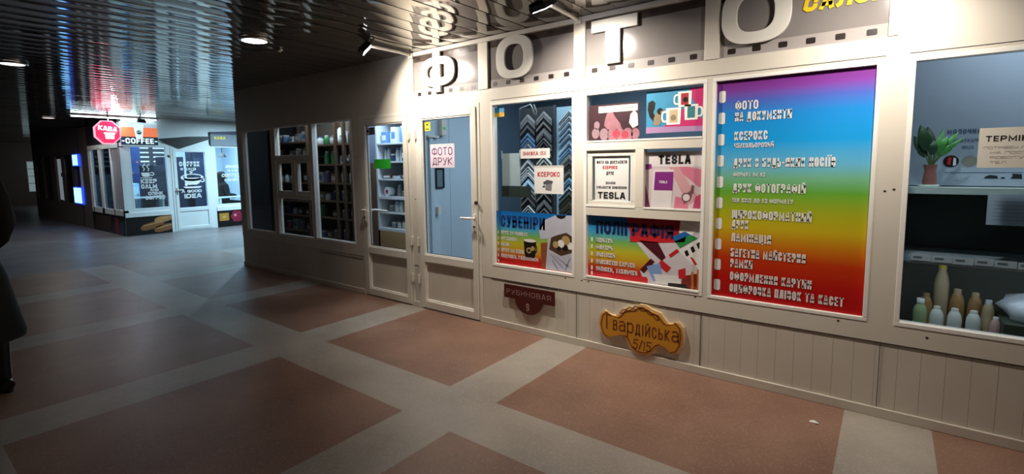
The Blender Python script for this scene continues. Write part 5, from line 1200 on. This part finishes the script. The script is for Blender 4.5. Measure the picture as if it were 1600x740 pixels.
# visitor seated inside the cafe by the farther window
px, py = -13.62, 2.20
fx, fy = 0.0, 1.0; sx, sy = -fy, fx
t = thing('person', 'person in a dark hooded jacket seated behind the farther cafe window', 'person', (px, py, 0))
nodes = [P(0,0,.56)+((.15,.12),), P(0,0,.75)+((.15,.11),), P(.02,0,.98)+((.17,.11),), P(.03,0,1.06)+(.07,), P(.05,0,1.12)+(.055,)]
edges = [(0,1),(1,2),(2,3),(3,4)]
for sg in (1, -1):
    b0 = len(nodes)
    nodes += [P(.08,sg*.10,.55)+(.085,), P(.45,sg*.12,.54)+(.062,), P(.44,sg*.12,.12)+(.045,), P(.44,sg*.12,.05)+(.04,), P(.58,sg*.13,.03)+(.03,)]
    edges += [(0,b0),(b0,b0+1),(b0+1,b0+2),(b0+2,b0+3),(b0+3,b0+4)]
    s0 = len(nodes)
    nodes += [P(.02,sg*.19,1.0)+(.065,), P(.06,sg*.24,.76)+(.05,), P(.26,sg*.16,.72)+(.04,), P(.33,sg*.12,.70)+(.035,)]
    edges += [(2,s0),(s0,s0+1),(s0+1,s0+2),(s0+2,s0+3)]
    hb = s0+3
    for fi, (da, db, dl) in enumerate(((.05,-.03,.075),(.055,-.01,.085),(.055,.012,.08),(.048,.03,.065),(.0,-.045,.055))):
        k0 = len(nodes); nodes += [P(.33+da*.6,sg*.12+db,.70)+(.011,), P(.33+da*.6+dl*.5,sg*.12+db*1.1,.695)+(.009,), P(.33+da*.6+dl,sg*.12+db*1.1,.675)+(.008,)]
        edges += [(hb,k0),(k0,k0+1),(k0+1,k0+2)]
skin_mesh('body', nodes, edges, TRS, t)
hf, Lc = head(P(.07,0,1.21), fx, fy, t, True); hf.build('head_face', SKN, t)
f = MB(); rot = PI/2
rings(f, [(*P(c,0,0)[:2], z, ra, rb, rot) for c, z, ra, rb in ((.0,.50,.19,.22),(.0,.60,.19,.23),(.0,.75,.175,.215),(.01,.92,.17,.225),(.01,1.02,.14,.20),(.02,1.08,.10,.12))])
for sg in (1, -1): f.tube([P(.02,sg*.19,1.01), P(.04,sg*.23,.88), P(.06,sg*.245,.76), P(.18,sg*.20,.73), P(.27,sg*.155,.72)], [.085,.078,.072,.066,.055], n=14)
f.build('jacket', COATM, t)
f = MB(); rings(f, [(*P(c,0,0)[:2], z, ra, rb, rot) for c, z, ra, rb in ((.0,1.04,.11,.12),(.0,1.12,.11,.115),(.01,1.22,.11,.112),(.02,1.30,.105,.10),(.03,1.34,.07,.07),(.03,1.355,.02,.02))]); f.build('hood', COATM, t)
t = thing('stool', 'round stool under the seated person in the cafe', 'stool', (px, py, 0))
f = MB(); f.lathe([(.17,.44),(.18,.45),(.18,.475),(.16,.485)], (px,py,0), n=24); f.build('seat', GBN, t)
for k in range(4):
    a = PI/4+k*PI/2; f = MB(); f.tube([(px+.12*math.cos(a),py+.12*math.sin(a),.445),(px+.18*math.cos(a),py+.18*math.sin(a),0)], .014); f.build('leg', CHROME, t)
# scrap of paper on the floor by the wall
f = MB(); f.add([(-.29,-.295,.002),(-.25,-.30,.006),(-.245,-.285,.002),(-.27,-.275,.010),(-.292,-.28,.004)], [(0,1,2,3,4)]); o = f.build('paper_scrap', PAPER, loc=(-.27,-.29,0)); tag(o, 'tiny crumpled white paper scrap on the floor below the rainbow list', 'litter')
